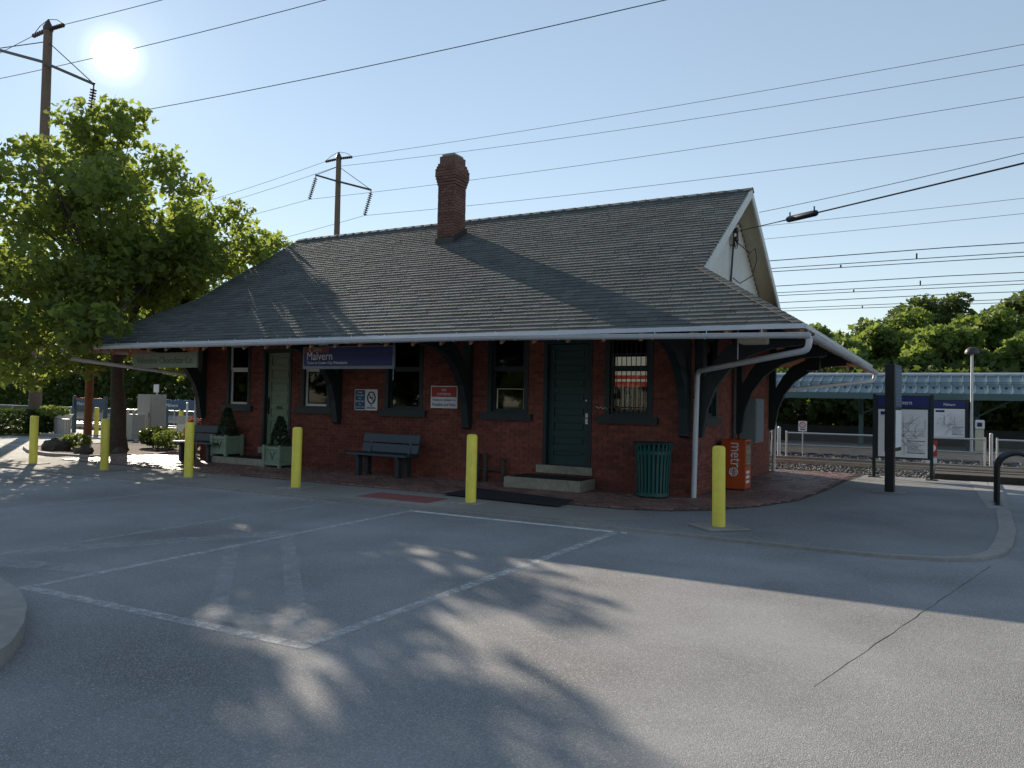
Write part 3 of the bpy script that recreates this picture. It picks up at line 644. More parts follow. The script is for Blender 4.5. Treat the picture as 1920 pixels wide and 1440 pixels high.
# chimney of corbelled brick courses
CX0, CX1, CY0, CY1 = -10.74, -10.27, 15.42, 15.94
ch = MB().box(CX0+.02, CX1-.02, CY0+.02, CY1-.02, 5.2, 7.5).build('chimney', 'mortar', B)
items = []; rc = random.Random(9); z = 5.1; k = 0
prof = lambda z: 0 if z < 6.80 else next((e for lim_, e in ((6.87, .015), (6.94, .03), (7.01, .045), (7.20, .055), (7.27, .035), (7.34, .012), (7.41, -.02), (7.48, -.06)) if z < lim_), -.11)
while z < 7.52:
    e = prof(z); x0, x1, y0, y1 = CX0-e, CX1+e, CY0-e, CY1+e; h_ = .029
    for (a, b, ax, cst) in ((x0, x1, 'X', y0), (x0, x1, 'X', y1), (y0, y1, 'Y', x0), (y0, y1, 'Y', x1)):
        nb = 3; P = (b-a)/nb; sh = P/2 if k % 2 else 0
        for i in range(nb+(1 if k % 2 else 0)):
            p, q = max(a, a+i*P-sh)+.004, min(b, a+(i+1)*P-sh)-.004
            if q-p < .03: continue
            jit = rc.uniform(-.004, .004); inn = .05
            if ax == 'X': c = ((p+q)/2, cst+(inn if cst == y0 else -inn)+jit, z); items.append((c, Vector(((q-p)/2, 0, 0)), Vector((0, inn, 0)), Vector((0, 0, h_)), True))
            else: c = (cst+(inn if cst == x0 else -inn)+jit, (p+q)/2, z); items.append((c, Vector((inn, 0, 0)), Vector((0, (q-p)/2-.0, 0)), Vector((0, 0, h_)), True))
    z += .0665; k += 1
pieces(ch, 'brick', 'chimney_brick', items, UNIT, 300, 'brick_courses')
MB().box(CX0+.06, CX1-.06, CY0+.06, CY1-.06, 7.48, 7.56).build('chimney_cap', 'concrete', ch)
MB().hexa([(CX0-.03, CY0-.03, RZ(CY0)-.02), (CX1+.03, CY0-.03, RZ(CY0)-.02), (CX1+.03, CY1+.03, RZ(CY1)-.02), (CX0-.03, CY1+.03, RZ(CY1)-.02), (CX0-.03, CY0-.03, RZ(CY0)+.14), (CX1+.03, CY0-.03, RZ(CY0)+.14), (CX1+.03, CY1+.03, RZ(CY1)+.14), (CX0-.03, CY1+.03, RZ(CY1)+.14)]).build('chimney_flashing', 'steel_dark', ch)
# gutters and downspouts
def gutter(p, q, name='gutter'):
    p = Vector(p); q = Vector(q); d = (q-p).normalized(); r = d.cross(Vector((0, 0, 1))); mb = MB(); n = 8; ring = []
    for e in (p, q):
        for rad in (.068, .060):
            ring.append([e+r*math.cos(math.pi*i/n)*rad-Vector((0, 0, 1))*math.sin(math.pi*i/n)*rad for i in range(n+1)])
    vs = sum(ring, []); k = n+1; fs = []
    for i in range(n): fs += [(i, i+1, 2*k+i+1, 2*k+i), (k+i+1, k+i, 3*k+i, 3*k+i+1), (i+1, i, k+i, k+i+1), (2*k+i, 2*k+i+1, 3*k+i+1, 3*k+i)]
    for i in (0, n): fs.append((i, 2*k+i, 3*k+i, k+i))
    mb.add(vs, fs)
    for s_ in (-1, 1): mb.tube([p+r*s_*.066, q+r*s_*.066], .009, 6)
    g = fixn(mb.build(name, 'gutter_white', B, True)); Ln = (q-p).length; t = .35
    while t < Ln:
        c = p+d*t; MB().tube([c+r*math.cos(a)*.071-Vector((0, 0, 1))*math.sin(a)*.071 for a in np.linspace(0, math.pi, 8)]+[c-r*.09+Vector((0, 0, .09))], .007, 5).build('hanger', 'gutter_white', g); t += .78
    return g
GY = EY-.115; GXR = XR+OV+.115; GXL = XL-OV-.115
gutter((GXL-.0, GY, EZ-.045), (-6.5, GY, EZ-.06)); gutter((-6.5, GY, EZ-.06), (GXR, GY-.02, EZ-.135)); gutter((GXR, GY-.02, EZ-.135), (GXR, E2+.1, EZ-.17)); gutter((GXL, E2+.1, EZ-.1), (GXL, GY, EZ-.05))
def downspout(pts, r_=.045):
    P = [Vector(p) for p in pts]; out_ = [P[0]]
    for i in range(1, len(P)-1):
        a = (P[i-1]-P[i]).normalized()*.11; b = (P[i+1]-P[i]).normalized()*.11
        for t in (0, .33, .66, 1): out_.append(P[i]+a*(1-t)**2+b*t**2)
    out_.append(P[-1]); ds = MB().tube(out_, r_, 12).build('downspout', 'gutter_white', B, True)
    z = 1.75; x, y = P[-1].x, P[-1].y
    MB().tube([(x+.05*math.cos(t), y+.05*math.sin(t), z) for t in np.linspace(0, 6.283, 14)], .012, 5).build('pipe_strap', 'steel_dark', ds); return ds
downspout([(GXR-.02, GY+.02, EZ-.2), (GXR-.03, GY+.03, EZ-.36), (XR+.10, Y0-.12, 2.20), (XR+.06, Y0-.10, 0.0)])
MB().tube([(-2.75, 11.95, 3.0), (-2.75, 11.95, 2.32)], .008, 6).build('pipe_hanger', 'gutter_white', B)
downspout([(GXL+.02, GY+.02, EZ-.15), (GXL+.03, GY+.03, EZ-.3), (XL-.12, Y0-.06, 2.1), (XL-.10, Y0-.08, 0.0)])
downspout([(GXR-.02, E2+.05, EZ-.24), (GXR-.03, E2+.02, EZ-.4), (XR+.13, Y1-.06, 2.02), (XR+.11, Y1-.08, 0.0)])
MB().bevbox(-2.75, -2.36, 12.0, 12.3, 2.56, 2.70, .02).build('eave_light', 'cream', B)
MB().box(-2.6, -2.5, 12.1, 12.2, 2.7, 3.2).build('light_stem', 'dark_green', B)
MB().bevbox(-2.75, -2.45, 18.4, 18.7, 2.45, 2.75, .02).build('eave_light', 'black', B)
# fittings of the end wall
eb = MB().bevbox(XR+.03, XR+.36, 16.75, 17.6, .85, 1.78, .012).build('meter_cabinet', 'box_grey', B)
MB().box(XR+.362, XR+.37, 16.80, 17.55, .9, 1.73).build('cabinet_door', 'box_grey', eb)
for dy in (16.10, 16.2): MB().tube([(XR+.06, dy, .0), (XR+.06, dy, 3.3)], .025, 8).build('conduit', 'steel_dark', B)
nb_ = MB().box(XR+.02, XR+.03, 18.78, 18.98, 1.32, 1.80).build('number_plate', 'white_sign', B)
for i, ch_ in enumerate('201'): text(nb_, 'digit', ch_, 'ink', (XR+.031, 18.83, 1.655-.15*i), height=.11, face='+X')
# standpipes
for x, h_ in ((-8.14, .5), (-7.96, .5), (-7.55, .42)):
    sp_ = MB().tube([(x, Y0-.1, .0), (x, Y0-.1, h_)], .045, 10).lathe([(.06, 0), (.06, .06), (.0, .08)], 10, (x, Y0-.1, h_)).build('standpipe', 'steel_dark', B)
MB().tube([(-8.14, Y0-.1, .27), (-7.55, Y0-.1, .25)], .02, 8).build('pipe_link', 'steel_dark', B)
# scrawl on the brick beside the green door
mb = MB(); MB.tube(mb, [(-5.66+.02*i, Y0-.008, 1.545+.018*math.sin(i*1.5)-.002*i) for i in range(13)], .006, 5); mb.build('paint_mark', 'white_sign', B)

# ================================================================== THINGS ROUND THE STATION
def doorstep(x0, x1, y0, h_, label, mat=True):
    t = thing('doorstep', label, 'step', ((x0+x1)/2, (y0+Y0)/2, 0)); MB().bevbox(x0, x1, y0, Y0-.06, .02, h_, .015).build('slab', 'stone_step', t)
    if mat: MB().bevbox(x0+.1, x1-.02, y0+.06, Y0-.06, h_+.001, h_+.014, .005).build('step_mat', 'rubber', t)
doorstep(-7.16, -5.62, 12.62, .225, 'concrete doorstep slab with black mat below the dark green door')
doorstep(-15.3, -13.45, 12.75, .18, 'pale concrete doorstep slab below the pale green door')
tag(MB().flat([(-7.42, 10.98), (-5.15, 10.78), (-5.28, 11.62), (-7.42, 12.1)], .027, .034).build('rubber_mat', 'asphalt_patch'), 'black rubber mat lying on the brick paving before the dark green door', 'mat')
# tactile paving plate with domes
tp = thing('tactile_plate', 'red tactile paving plate with raised domes at the kerb', 'paving plate', (-7.75, 10.25, 0))
MB().flat([(-8.43, 9.98), (-7.03, 9.98), (-7.06, 10.62), (-8.46, 10.62)], .0045, .012).build('plate', 'tactile', tp)
mb = MB()
for i in range(23):
    for j in range(10): mb.lathe([(.014, 0), (.009, .006)], 6, (-8.40+i*.06, 10.01+j*.062, .012))
mb.build('domes', 'tactile', tp, kind='stuff')
MB().flat([(-8.75, 9.66), (-6.75, 9.70), (-6.8, 10.9), (-8.7, 10.88)], .0046, .0056).build('ramp_apron', 'concrete', kind='structure')
# yellow bollards
bl = MB().lathe([(.0, 0), (.085, 0), (.085, 1.03), (.078, 1.055), (.05, 1.07), (0, 1.072)], 20); bme = bl.mesh('post', True); bme.materials.append(MAT['yellow'])
pad = MB().bevbox(-.24, .24, -.24, .24, .0, .02, .006).mesh('base_pad'); pad.materials.append(MAT['concrete'])
for (x, y, lb, rz) in ((-17.8, 10.05, 'yellow steel bollard beside the sunlit lot, last of the row past the tree', .1), (-15.35, 10.13, 'yellow steel bollard before the tree trunk', .2), (-12.88, 10.25, 'yellow steel bollard before the bench and corner downspout', .3), (-10.05, 10.25, 'yellow steel bollard before the pair of planters', .2),
                   (-6.52, 10.45, 'yellow steel bollard between the red tactile plate and the black mat', .1), (-2.60, 10.35, 'yellow steel bollard on a square concrete pad before the orange newspaper box', .785)):
    t = thing('bollard', lb, 'bollard', (x, y, 0), rz, 'yellow bollards along the kerb'); o = link('post', bme, t); o.location.z = .012; o.rotation_euler = (random.uniform(-.01, .01), random.uniform(-.01, .01), 0); o = link('base_pad', pad, t)
    if x > -3: o.scale = (1.2, 1.2, 1.3)
# benches
def bench(x, y, rz, label, w_=1.5):
    t = thing('bench', label, 'bench', (x, y, .02), rz, 'slatted benches at the brick wall'); h = w_/2
    for z0, yy in ((.86, .245), (.66, .20)):
        MB().hexa([(-h, yy-.02, z0-.17), (h, yy-.02, z0-.17), (h, yy+.025, z0-.17), (-h, yy+.025, z0-.17), (-h, yy+.02, z0), (h, yy+.02, z0), (h, yy+.065, z0), (-h, yy+.065, z0)]).build('back_slat', 'bench_blue', t, local=True)
    for yy in (-.25, -.1, .05): MB().bevbox(-h-.04, h+.04, yy, yy+.125, .43, .475, .008).build('seat_slat', 'bench_dark' if yy > -.2 else 'bench_blue', t, local=True)
    for sx in (-1, 1):
        x_ = sx*(h-.22); MB().bevbox(x_-.045, x_+.045, -.2, -.08, 0, .43, .01).build('leg', 'bench_dark', t, local=True); MB().bevbox(x_-.045, x_+.045, .08, .2, 0, .43, .01).build('leg', 'bench_dark', t, local=True)
        MB().bar((x_, .16, .40), (x_, .30, .84), .06, .05).build('back_support', 'bench_blue', t, local=True)
        MB().box(x_-.04, x_+.04, -.24, .2, .385, .428).build('rail', 'bench_dark', t, local=True)
    return t
bench(-10.12, 12.78, -.04, 'weathered blue-grey slatted bench below the no smoking sign'); bench(-15.75, 12.85, .0, 'blue-grey slatted bench beside the planter at the corner bracket', 1.4)
# planters with clipped shrubs
def planter(x, y, z, label):
    t = thing('planter', label, 'planter', (x, y, z), 0, 'planters at the pale green door'); h = .24
    bxp = MB().box(-h+.02, h-.02, -h+.02, h-.02, .07, .44); bo = bxp.build('box', 'pale_green2', t, local=True)
    for sx in (-1, 1):
        for sy in (-1, 1): MB().box(sx*h-.03, sx*h+.03, sy*h-.03, sy*h+.03, 0, .5).build('corner_post', 'pale_green2', bo, local=True)
    mb = MB(); mb.box(-h+.031, h-.031, -h-.012, -h+.02, .40, .47); mb.box(-h+.031, h-.031, -h-.012, -h+.02, .05, .11); mb.box(h-.02, h+.012, -h+.031, h-.031, .40, .47); mb.box(h-.02, h+.012, -h+.031, h-.031, .05, .11); mb.build('rim', 'pale_green2', bo, local=True)
    MB().box(-h+.025, h-.025, -h+.025, h-.025, .44, .45).build('soil', 'mulch', t, local=True)
    text(bo, 'lettering', 'V', 'sign_green_ink', (x, y-h+.015, z+.16), height=.19, align='CENTER')
    rp = np.random.default_rng(int(-x*10)); pts = []
    while len(pts) < 900:
        q = rp.uniform(-1, 1, 2); zz = rp.random()
        if q@q < 1: rr_ = .21*(1-zz)**.7+.035; rad = rr_*rp.uniform(.75, 1.06)/max(1e-3, np.hypot(*q)); pts.append((x+q[0]*rad, y+q[1]*rad, z+.46+zz*.68))
    leafmesh('shrub', pts, .06, 'leaf_topiary', t, 'leaf', .1, 4); MB().tube([(0, 0, .44), (0, 0, 1.0)], .02, 6).build('stem', 'bark', t, local=True)
planter(-14.98, 12.98, .195, 'pale green box planter standing on the doorstep slab'); planter(-13.22, 12.95, .026, 'pale green box planter on the paving between the door and bollard')
# slatted trash can
t = thing('trash_can', 'dark green slatted metal trash can by the brick wall', 'trash can', (-4.38, 12.9, .026))
MB().lathe([(.0, .02), (.235, .02), (.26, .86), (.24, .86), (.22, .04), (0, .04)], 24).build('liner', 'can_dark', t, True, local=True)
for i in range(26):
    a = 2*math.pi*i/26; mb = MB()
    ca, sa = math.cos(a), math.sin(a); pr = [(.262, .03), (.268, .2), (.285, .6), (.305, .78), (.335, .92)]
    vs = []
    for r_1, z in pr:
        for dw in (-.02, .02):
            for dr_ in (0, .008): rr_ = r_1+dr_; vs.append((rr_*ca-dw*sa, rr_*sa+dw*ca, z))
    fs = []
    for k in range(4):
        b = 4*k; fs += [(b, b+4, b+6, b+2), (b+1, b+3, b+7, b+5), (b, b+1, b+5, b+4), (b+2, b+6, b+7, b+3)]
    fixn(mb.add(vs, fs).build('slat', 'can_green', t, local=True))
for z, rr_ in ((.03, .268), (.74, .298)): MB().lathe([(rr_-.012, z), (rr_+.008, z), (rr_+.008, z+.06), (rr_-.012, z+.06)], 26).build('band', 'can_green', t, True, local=True)
MB().tube([(.335*math.cos(a), .335*math.sin(a), .925) for a in np.linspace(0, 2*math.pi, 33)], .016, 8).build('rim', 'can_dark', t, True, local=True)
MB().lathe([(.0, .9), (.31, .905), (.31, .93), (.16, .95), (.0, .95)], 24).build('lid', 'can_dark', t, True, local=True)
# newspaper box
nx0, nx1, ny0, ny1 = -3.70, -3.27, 14.92, 15.42
t = thing('newspaper_box', 'orange metro newspaper box standing against the end wall', 'newspaper box', ((nx0+nx1)/2, (ny0+ny1)/2, .026))
bo = MB().bevbox(nx0, nx1, ny0, ny1, .05, .98, .015).build('body', 'orange', t); MB().box(nx0+.03, nx1-.03, ny0+.03, ny1-.03, .026, .05).build('foot', 'black', t)
text(t, 'lettering', 'metr', 'white_sign', (nx0+.16, ny0-.002, .92), width=.46, height=.17, roll=R(-90))
mb = MB(); gc = (nx0+.215, ny0-.003, .375)
mb.tube([(gc[0]+.075*math.cos(a), gc[1], gc[2]+.075*math.sin(a)) for a in np.linspace(0, 2*math.pi, 25)], .011, 6)
for e in (.0, .5): mb.tube([(gc[0]+.075*e*math.cos(a), gc[1], gc[2]+.075*math.sin(a)) for a in np.linspace(0, 2*math.pi, 21)], .006, 5)
for dz in (-.035, 0, .035): w_ = math.sqrt(.075**2-dz**2); mb.tube([(gc[0]-w_, gc[1], gc[2]+dz), (gc[0]+w_, gc[1], gc[2]+dz)], .006, 5)
mb.build('globe_mark', 'white_sign', t)
MB().box(nx1+.001, nx1+.008, ny0+.06, ny1-.05, .48, .90).build('display_window', 'glass', t); MB().box(nx1+.0005, nx1+.002, ny0+.08, ny1-.07, .5, .88).build('front_page', 'cream', t)
for z in (.16, .25, .34): MB().box(nx1+.001, nx1+.006, ny0+.08, ny1-.15, z, z+.055).build('label_strip', 'white_sign', t)
MB().tube([(nx1+.005, ny0+.12, .93), (nx1+.03, ny0+.12, .93), (nx1+.03, ny1-.12, .93), (nx1+.005, ny1-.12, .93)], .012, 6).build('pull_handle', 'black', t)

# ------------------------------------------------------------------ signs
sy = 12.0
t = thing('station_sign', 'long blue Malvern station sign hanging below the front eave', 'sign', (-10.48, sy, 2.2))
MB().bevbox(-11.66, -9.30, sy, sy+.05, 2.20, 2.66, .006).build('frame', 'box_grey', t)
MB().box(-11.63, -9.33, sy-.004, sy-.0005, 2.26, 2.53).build('blue_panel', 'blue_sign', t); MB().box(-11.63, -10.95, sy-.004, sy-.0005, 2.532, 2.64).build('red_band', 'red_band', t); MB().box(-10.948, -9.33, sy-.004, sy-.0005, 2.532, 2.64).build('blue_band', 'blue_sign', t)
text(t, 'lettering', 'Malvern', 'white_sign', (-11.54, sy-.006, 2.385), width=.68, height=.165); text(t, 'lettering', 'Trains to Center City Philadelphia', 'white_sign', (-11.54, sy-.006, 2.285), width=1.08, height=.07)
text(t, 'lettering', 'SEPTA', 'cream', (-11.38, sy-.006, 2.56), width=.24, height=.055); text(t, 'emblem', 'S', 'cream', (-11.50, sy-.006, 2.55), width=.06, height=.07)
for x in (-11.5, -9.32): MB().tube([(x, sy+.025, 2.66), (x, sy+.025, 3.25)], .008, 6).build('hanger', 'galv', t)
MB().tube([(-9.33, sy+.03, 2.2), (-9.33, sy+.03, 1.98)], .005, 6).build('loose_rod', 'galv', t)
sy = 11.75
t = thing('shop_sign', 'faded green Valentine Chocolate Co. board hanging below the eave corner', 'sign', (-15.7, sy, 2.25))
MB().bevbox(-16.84, -14.60, sy, sy+.04, 2.23, 2.58, .006).build('board', 'sign_green', t); text(t, 'lettering', 'Valentine Chocolate Co.', 'sign_green_ink', (-16.70, sy-.003, 2.33), width=1.98, height=.15)
for x in (-16.6, -14.8): MB().tube([(x, sy+.02, 2.58), (x, sy+.02, 3.1)], .008, 6).build('hanger', 'galv', t)
def rrect(x0, x1, z0, z1, r_=.03, n=4):
    o = []
    for cx, cz, a0 in ((x1-r_, z0+r_, -90), (x1-r_, z1-r_, 0), (x0+r_, z1-r_, 90), (x0+r_, z0+r_, 180)):
        for i in range(n+1): a = R(a0+90*i/n); o.append((cx+r_*math.cos(a), cz+r_*math.sin(a)))
    return o
def plate(mb, x0, x1, z0, z1, y0, y1, r_=.03): return mb.prism(rrect(x0, x1, z0, z1, r_), lambda a, b, t: (a, t, b), y1, y0)
W_ = Y0-.022
t = thing('notice_sign', 'narrow blue notice plate with white print beside the no smoking sign', 'sign', (-11.23, W_, 1.36)); plate(MB(), -11.40, -11.095, 1.36, 1.82, W_, W_+.015).build('plate', 'white_sign', t); plate(MB(), -11.385, -11.11, 1.375, 1.805, W_-.003, W_-.0005).build('blue_face', 'blue_sign2', t)
for i, s_ in enumerate(('Fresh', 'Chocolate', 'Use', 'Shuttle Bus', 'To', 'Center City')): text(t, 'lettering', s_, 'white_sign', (-11.247, W_-.005, 1.735-.065*i), width=.028*len(s_)*.8, height=.038, align='CENTER')
t = thing('no_smoking_sign', 'white no smoking plate with barred cigarette on the brick wall', 'sign', (-10.93, W_, 1.36)); plate(MB(), -11.09, -10.77, 1.36, 1.82, W_, W_+.015).build('plate', 'white_sign', t)
gc = (-10.93, W_-.004, 1.635); mb = MB().tube([(gc[0]+.105*math.cos(a), gc[1], gc[2]+.125*math.sin(a)) for a in np.linspace(0, 2*math.pi, 29)], .014, 6); mb.bar((gc[0]-.075, gc[1], gc[2]+.088), (gc[0]+.075, gc[1], gc[2]-.088), .01, .028, (0, 1, 0)); mb.build('barred_ring', 'ink', t)
mb = MB().box(gc[0]-.07, gc[0]+.05, gc[1]-.002, gc[1]+.003, gc[2]-.012, gc[2]+.012); mb.tube([(gc[0]+.03, gc[1], gc[2]+.03), (gc[0]+.05, gc[1], gc[2]+.05), (gc[0]+.035, gc[1], gc[2]+.075)], .006, 5); mb.build('cigarette', 'ink', t)
text(t, 'lettering', 'NO', 'ink', (-10.93, W_-.004, 1.45), height=.035, align='CENTER'); text(t, 'lettering', 'SMOKING', 'ink', (-10.93, W_-.004, 1.395), width=.24, height=.04, align='CENTER')
t = thing('no_loitering_sign', 'square red and white no loitering sign on the brick wall', 'sign', (-9.03, W_, 1.46)); MB().box(-9.36, -8.70, W_, W_+.012, 1.45, 1.91).build('plate', 'white_sign', t); MB().box(-9.34, -8.72, W_-.003, W_-.0005, 1.68, 1.89).build('red_face', 'red_sign', t)
text(t, 'lettering', 'NO', 'white_sign', (-9.03, W_-.005, 1.80), height=.05, align='CENTER'); text(t, 'lettering', 'LOITERING', 'white_sign', (-9.03, W_-.005, 1.715), width=.34, height=.05, align='CENTER')
text(t, 'lettering', 'Violators Subject to', 'blue_sign', (-9.03, W_-.003, 1.585), width=.58, height=.06, align='CENTER'); text(t, 'lettering', 'Penalties and Fines', 'blue_sign', (-9.03, W_-.003, 1.495), width=.58, height=.06, align='CENTER')
# map boards
def mapboard(x0, x1, y, ztop, z0, label, seed, leg=True, zg=.0):
    t = thing('map_board', label, 'map board', ((x0+x1)/2, y, zg)); hh = ztop-.30
    MB().box(x0, x1, y+.01, y+.06, z0-.04, ztop).build('case', 'dark_green', t); MB().box(x0+.03, x1-.03, y, y+.009, hh+.02, ztop-.03).build('header', 'blue_sign', t)
    text(t, 'lettering', 'Malvern', 'white_sign', ((x0+x1)/2, y-.003, hh+.085), width=.38, height=.10, align='CENTER')
    mp = MB().box(x0+.05, x1-.05, y, y+.009, z0, hh-.03).build('map_sheet', 'white_sign', t); rg = random.Random(seed); yy = y-.003
    a, b, c, d = x0+.1, x1-.1, z0+.06, hh-.09
    MB().box(a, a+.30, yy, yy+.002, d-.07, d+.01).build('map_title', 'blue_sign', mp)
    mb = MB(); cx, cz = a+(b-a)*.52, c+(d-c)*.45
    for k in range(30):
        ang = k/13*6.28+rg.uniform(-.2, .2); p = [(cx+(rg.uniform(-.3, .3) if k > 12 else 0), yy+.001, cz+(rg.uniform(-.25, .35) if k > 12 else 0))]; l = (b-a)*.28
        for q in range(3): ang2 = round((ang+rg.uniform(-.4, .4))/(math.pi/4))*math.pi/4; pr_ = p[-1]; p.append((min(max(pr_[0]+math.cos(ang2)*l*.6, a), b), yy+.001, min(max(pr_[2]+math.sin(ang2)*l*.6, c), d-.08)))
        for u, v in zip(p, p[1:]):
            if (Vector(u)-Vector(v)).length > .02: mb.bar(u, v, .002, .016, (0, 1, 0))
    mb.build('route_lines', 'ink_grey', mp)
    mb = MB(); mb.bar((cx-.16, yy, cz), (cx+.2, yy, cz), .003, .012, (0, 1, 0)); mb.bar((cx, yy, cz-.18), (cx, yy, cz+.22), .003, .010, (0, 1, 0)); mb.build('route_lines', 'map_red', mp)
    mb = MB(); mb.bar((a+.28*(b-a), yy, c), (a+.45*(b-a), yy, c+.2), .002, .05, (0, 1, 0)); mb.bar((a+.45*(b-a), yy-.0005, c+.18), (a+.58*(b-a), yy-.0005, c+.24), .002, .04, (0, 1, 0)); mb.build('river', 'map_blue', mp)
    mb = MB(); kx = a+.6*(b-a); mb.box(kx, b, yy, yy+.002, c+.32, c+.335); mb.box(kx, b, yy, yy+.002, c+.04, c+.055)
    for i in range(9): mb.box(kx, kx+(b-kx)*rg.uniform(.5, .95), yy, yy+.002, c+.075+i*.026, c+.08+i*.026)
    mb.build('map_legend', 'ink', mp)
    for x in (x0-.035, x1+.035):
        MB().bevbox(x-.035, x+.035, y-.01, y+.06, zg, ztop+.03, .006).build('post', 'dark_green', t); MB().bevbox(x-.12, x+.12, y-.1, y+.15, zg, zg+.02, .005).build('foot_plate', 'steel_dark', t)
mapboard(-1.44, -.30, 20.45, 1.95, .50, 'large map board headed Malvern on the near platform edge', 3)
mapboard(-.42, .70, 33.9, 2.02, .62, 'map board headed Malvern across the tracks under the canopy', 8, zg=.12)
# black information pylon seen edge-on
t = thing('information_pylon', 'tall black information pylon with timetable panels standing on the asphalt', 'information pylon', (-.93, 16.9, 0))
MB().bevbox(-1.01, -.85, 16.80, 16.96, .0, 2.50, .01).build('post', 'black', t); MB().bevbox(-1.05, -.88, 16.97, 17.75, .78, 2.50, .01).build('panel_case', 'black', t); MB().bevbox(-1.25, -.65, 16.65, 17.15, .0, .012, .004).build('foot_pad', 'concrete', t)
MB().box(-.879, -.872, 17.02, 17.70, 1.66, 2.46).build('timetable', 'blue_sign2', t)
for i in range(12): MB().box(-.871, -.868, 17.05, 17.68, 1.70+i*.062, 1.725+i*.062).build('timetable_row', 'ink_grey', t)
MB().box(-.879, -.872, 17.02, 17.70, .86, 1.6).build('notice_sheet', 'white_sign', t)
t.rotation_euler.z = R(-7)
# bicycle rack
t = thing('bicycle_rack', 'black bent steel bicycle rack on the concrete strip', 'bicycle rack', (.85, 16.0, 0))
for k in range(3):
    y = 15.8+k*.32; pts = [(.80, y, 0), (.80, y, .62)]+[(1.08-.28*math.cos(a), y, .62+.28*math.sin(a)) for a in np.linspace(.2, math.pi-.2, 12)]+[(1.36, y, .62), (1.36, y, 0)]
    h_ = MB().tube(pts, .035, 10).build('hoop', 'black', t, True)
    for x in (.80, 1.36): MB().lathe([(.075, 0), (.075, .012), (.04, .014)], 12, (x, y, 0)).build('foot_flange', 'black', h_)
# ------------------------------------------------------------------ railway
def track(y, name_label):
    t = thing('railway_track', name_label, 'railway track', (-20, y, -.2), 0, 'railway tracks'); 
    rp = [(-.07, 0), (.07, 0), (.07, .012), (.01, .03), (.01, .11), (.036, .12), (.036, .15), (-.036, .15), (-.036, .12), (-.01, .11), (-.01, .03), (-.07, .012)]
    for s_ in (-.7175, .7175): fixn(MB().prism(rp, lambda a, b, q: (q, a+y+s_, b+.02), -120, 60).build('rail', 'rail_steel', t))
    tm = MB().box(-.11, .11, -1.25, 1.25, -.0, .215).mesh('tie'); tm.materials.append(MAT['tie'])
    for i in range(110):
        o = link('tie', tm, t); o.location = (-30+i*.55, 0, 0)
track(23.55, 'near railway track beside the brick paving'); track(30.2, 'far railway track along the opposite platform')
# timber crossing panels
t = thing('track_crossing', 'dark timber crossing panels laid between the near rails', 'crossing', (3, 23.3, -.1))
for i, (a, b) in enumerate(((20.95, 21.5), (21.54, 22.1), (22.14, 22.7), (23.0, 23.55), (23.58, 24.12))): MB().bevbox(-.2, 7, a, b, -.2, .13-.015*(i % 2), .012).build('crossing_panel', 'tie', t)
# inter-track chain-link fence
def fence(x0, x1, label):
    t = thing('chain_link_fence', label, 'fence', ((x0+x1)/2, 26.5, -.22), 0, 'chain-link fences between the tracks'); n = max(1, round((x1-x0)/3)); st = (x1-x0)/n
    for i in range(n+1): MB().tube([(x0+i*st, 26.5, -.22), (x0+i*st, 26.5, .86)], .03, 8).build('post', 'galv', t, True)
    MB().tube([(x0, 26.5, .80), (x1, 26.5, .80)], .025, 8).build('top_rail', 'galv', t, True); MB().tube([(x0, 26.5, -.1), (x1, 26.5, -.1)], .02, 8).build('bottom_rail', 'galv', t, True)
    MB().box(x0, x1, 26.498, 26.502, -.1, .79).build('mesh', 'chain_link', t)
fence(-70, -4.95, 'long galvanised chain-link fence between the tracks behind the station'); fence(-4.5, 1.02, 'chain-link fence panel behind the large map board'); fence(1.32, 14, 'chain-link fence panel behind the bicycle rack')
for x, l in ((-4.73, 'thick galvanised post in the fence gap beside the station wall'), (1.17, 'thick galvanised post in the fence gap near the bicycle rack')):
    tag(MB().tube([(x, 26.5, -.22), (x, 26.5, .96)], .05, 10).lathe([(.05, 0), (.03, .03), (0, .035)], 10, (x, 26.5, .96)).build('fence_post', 'galv', None, True), l, 'post')
ns = thing('no_smoking_sign', 'white no smoking plate on the fence across the near track', 'sign', (-4.0, 26.45, .9)); 
def small_sign(t, x, y, z0, z1, w_): MB().box(x-w_/2, x+w_/2, y-.012, y, z0, z1).build('plate', 'white_sign', t); c = (x, y-.016, z0+(z1-z0)*.62); r1 = w_*.33; MB().tube([(c[0]+r1*math.cos(a), c[1], c[2]+r1*math.sin(a)) for a in np.linspace(0, 6.283, 19)], .014, 5).bar((c[0]-r1*.7, c[1], c[2]+r1*.7), (c[0]+r1*.7, c[1], c[2]-r1*.7), .01, .022, (0, 1, 0)).build('barred_ring', 'map_red', t); MB().box(x-w_*.3, x+w_*.3, y-.016, y-.0125, z0+.05, z0+.08).build('print_line', 'ink', t)
small_sign(ns, -4.0, 26.44, .86, 1.19, .26); MB().tube([(-4.0, 26.45, -.22), (-4.0, 26.45, 1.1)], .02, 6).build('post', 'galv', ns)
rs_ = thing('track_sign', 'red square sign with pale disc behind the large map board', 'sign', (-.2, 26.3, -.2)); MB().box(-.50, -.20, 26.28, 26.30, .25, .72).build('plate', 'red_sign', rs_)
MB().lathe([(.0, 0), (.12, 0), (.12, .006), (0, .006)], 18).build('disc', 'white_sign', rs_, local=True).matrix_local = Matrix.Translation((-.15, -.028, .70)) @ Matrix.Rotation(R(90), 4, 'X')
MB().tube([(-.35, 26.32, -.22), (-.35, 26.32, .7)], .025, 6).build('post', 'galv', rs_); MB().box(-.50, -.20, 26.28, 26.30, .0, .2).build('lower_plate', 'white_sign', rs_)
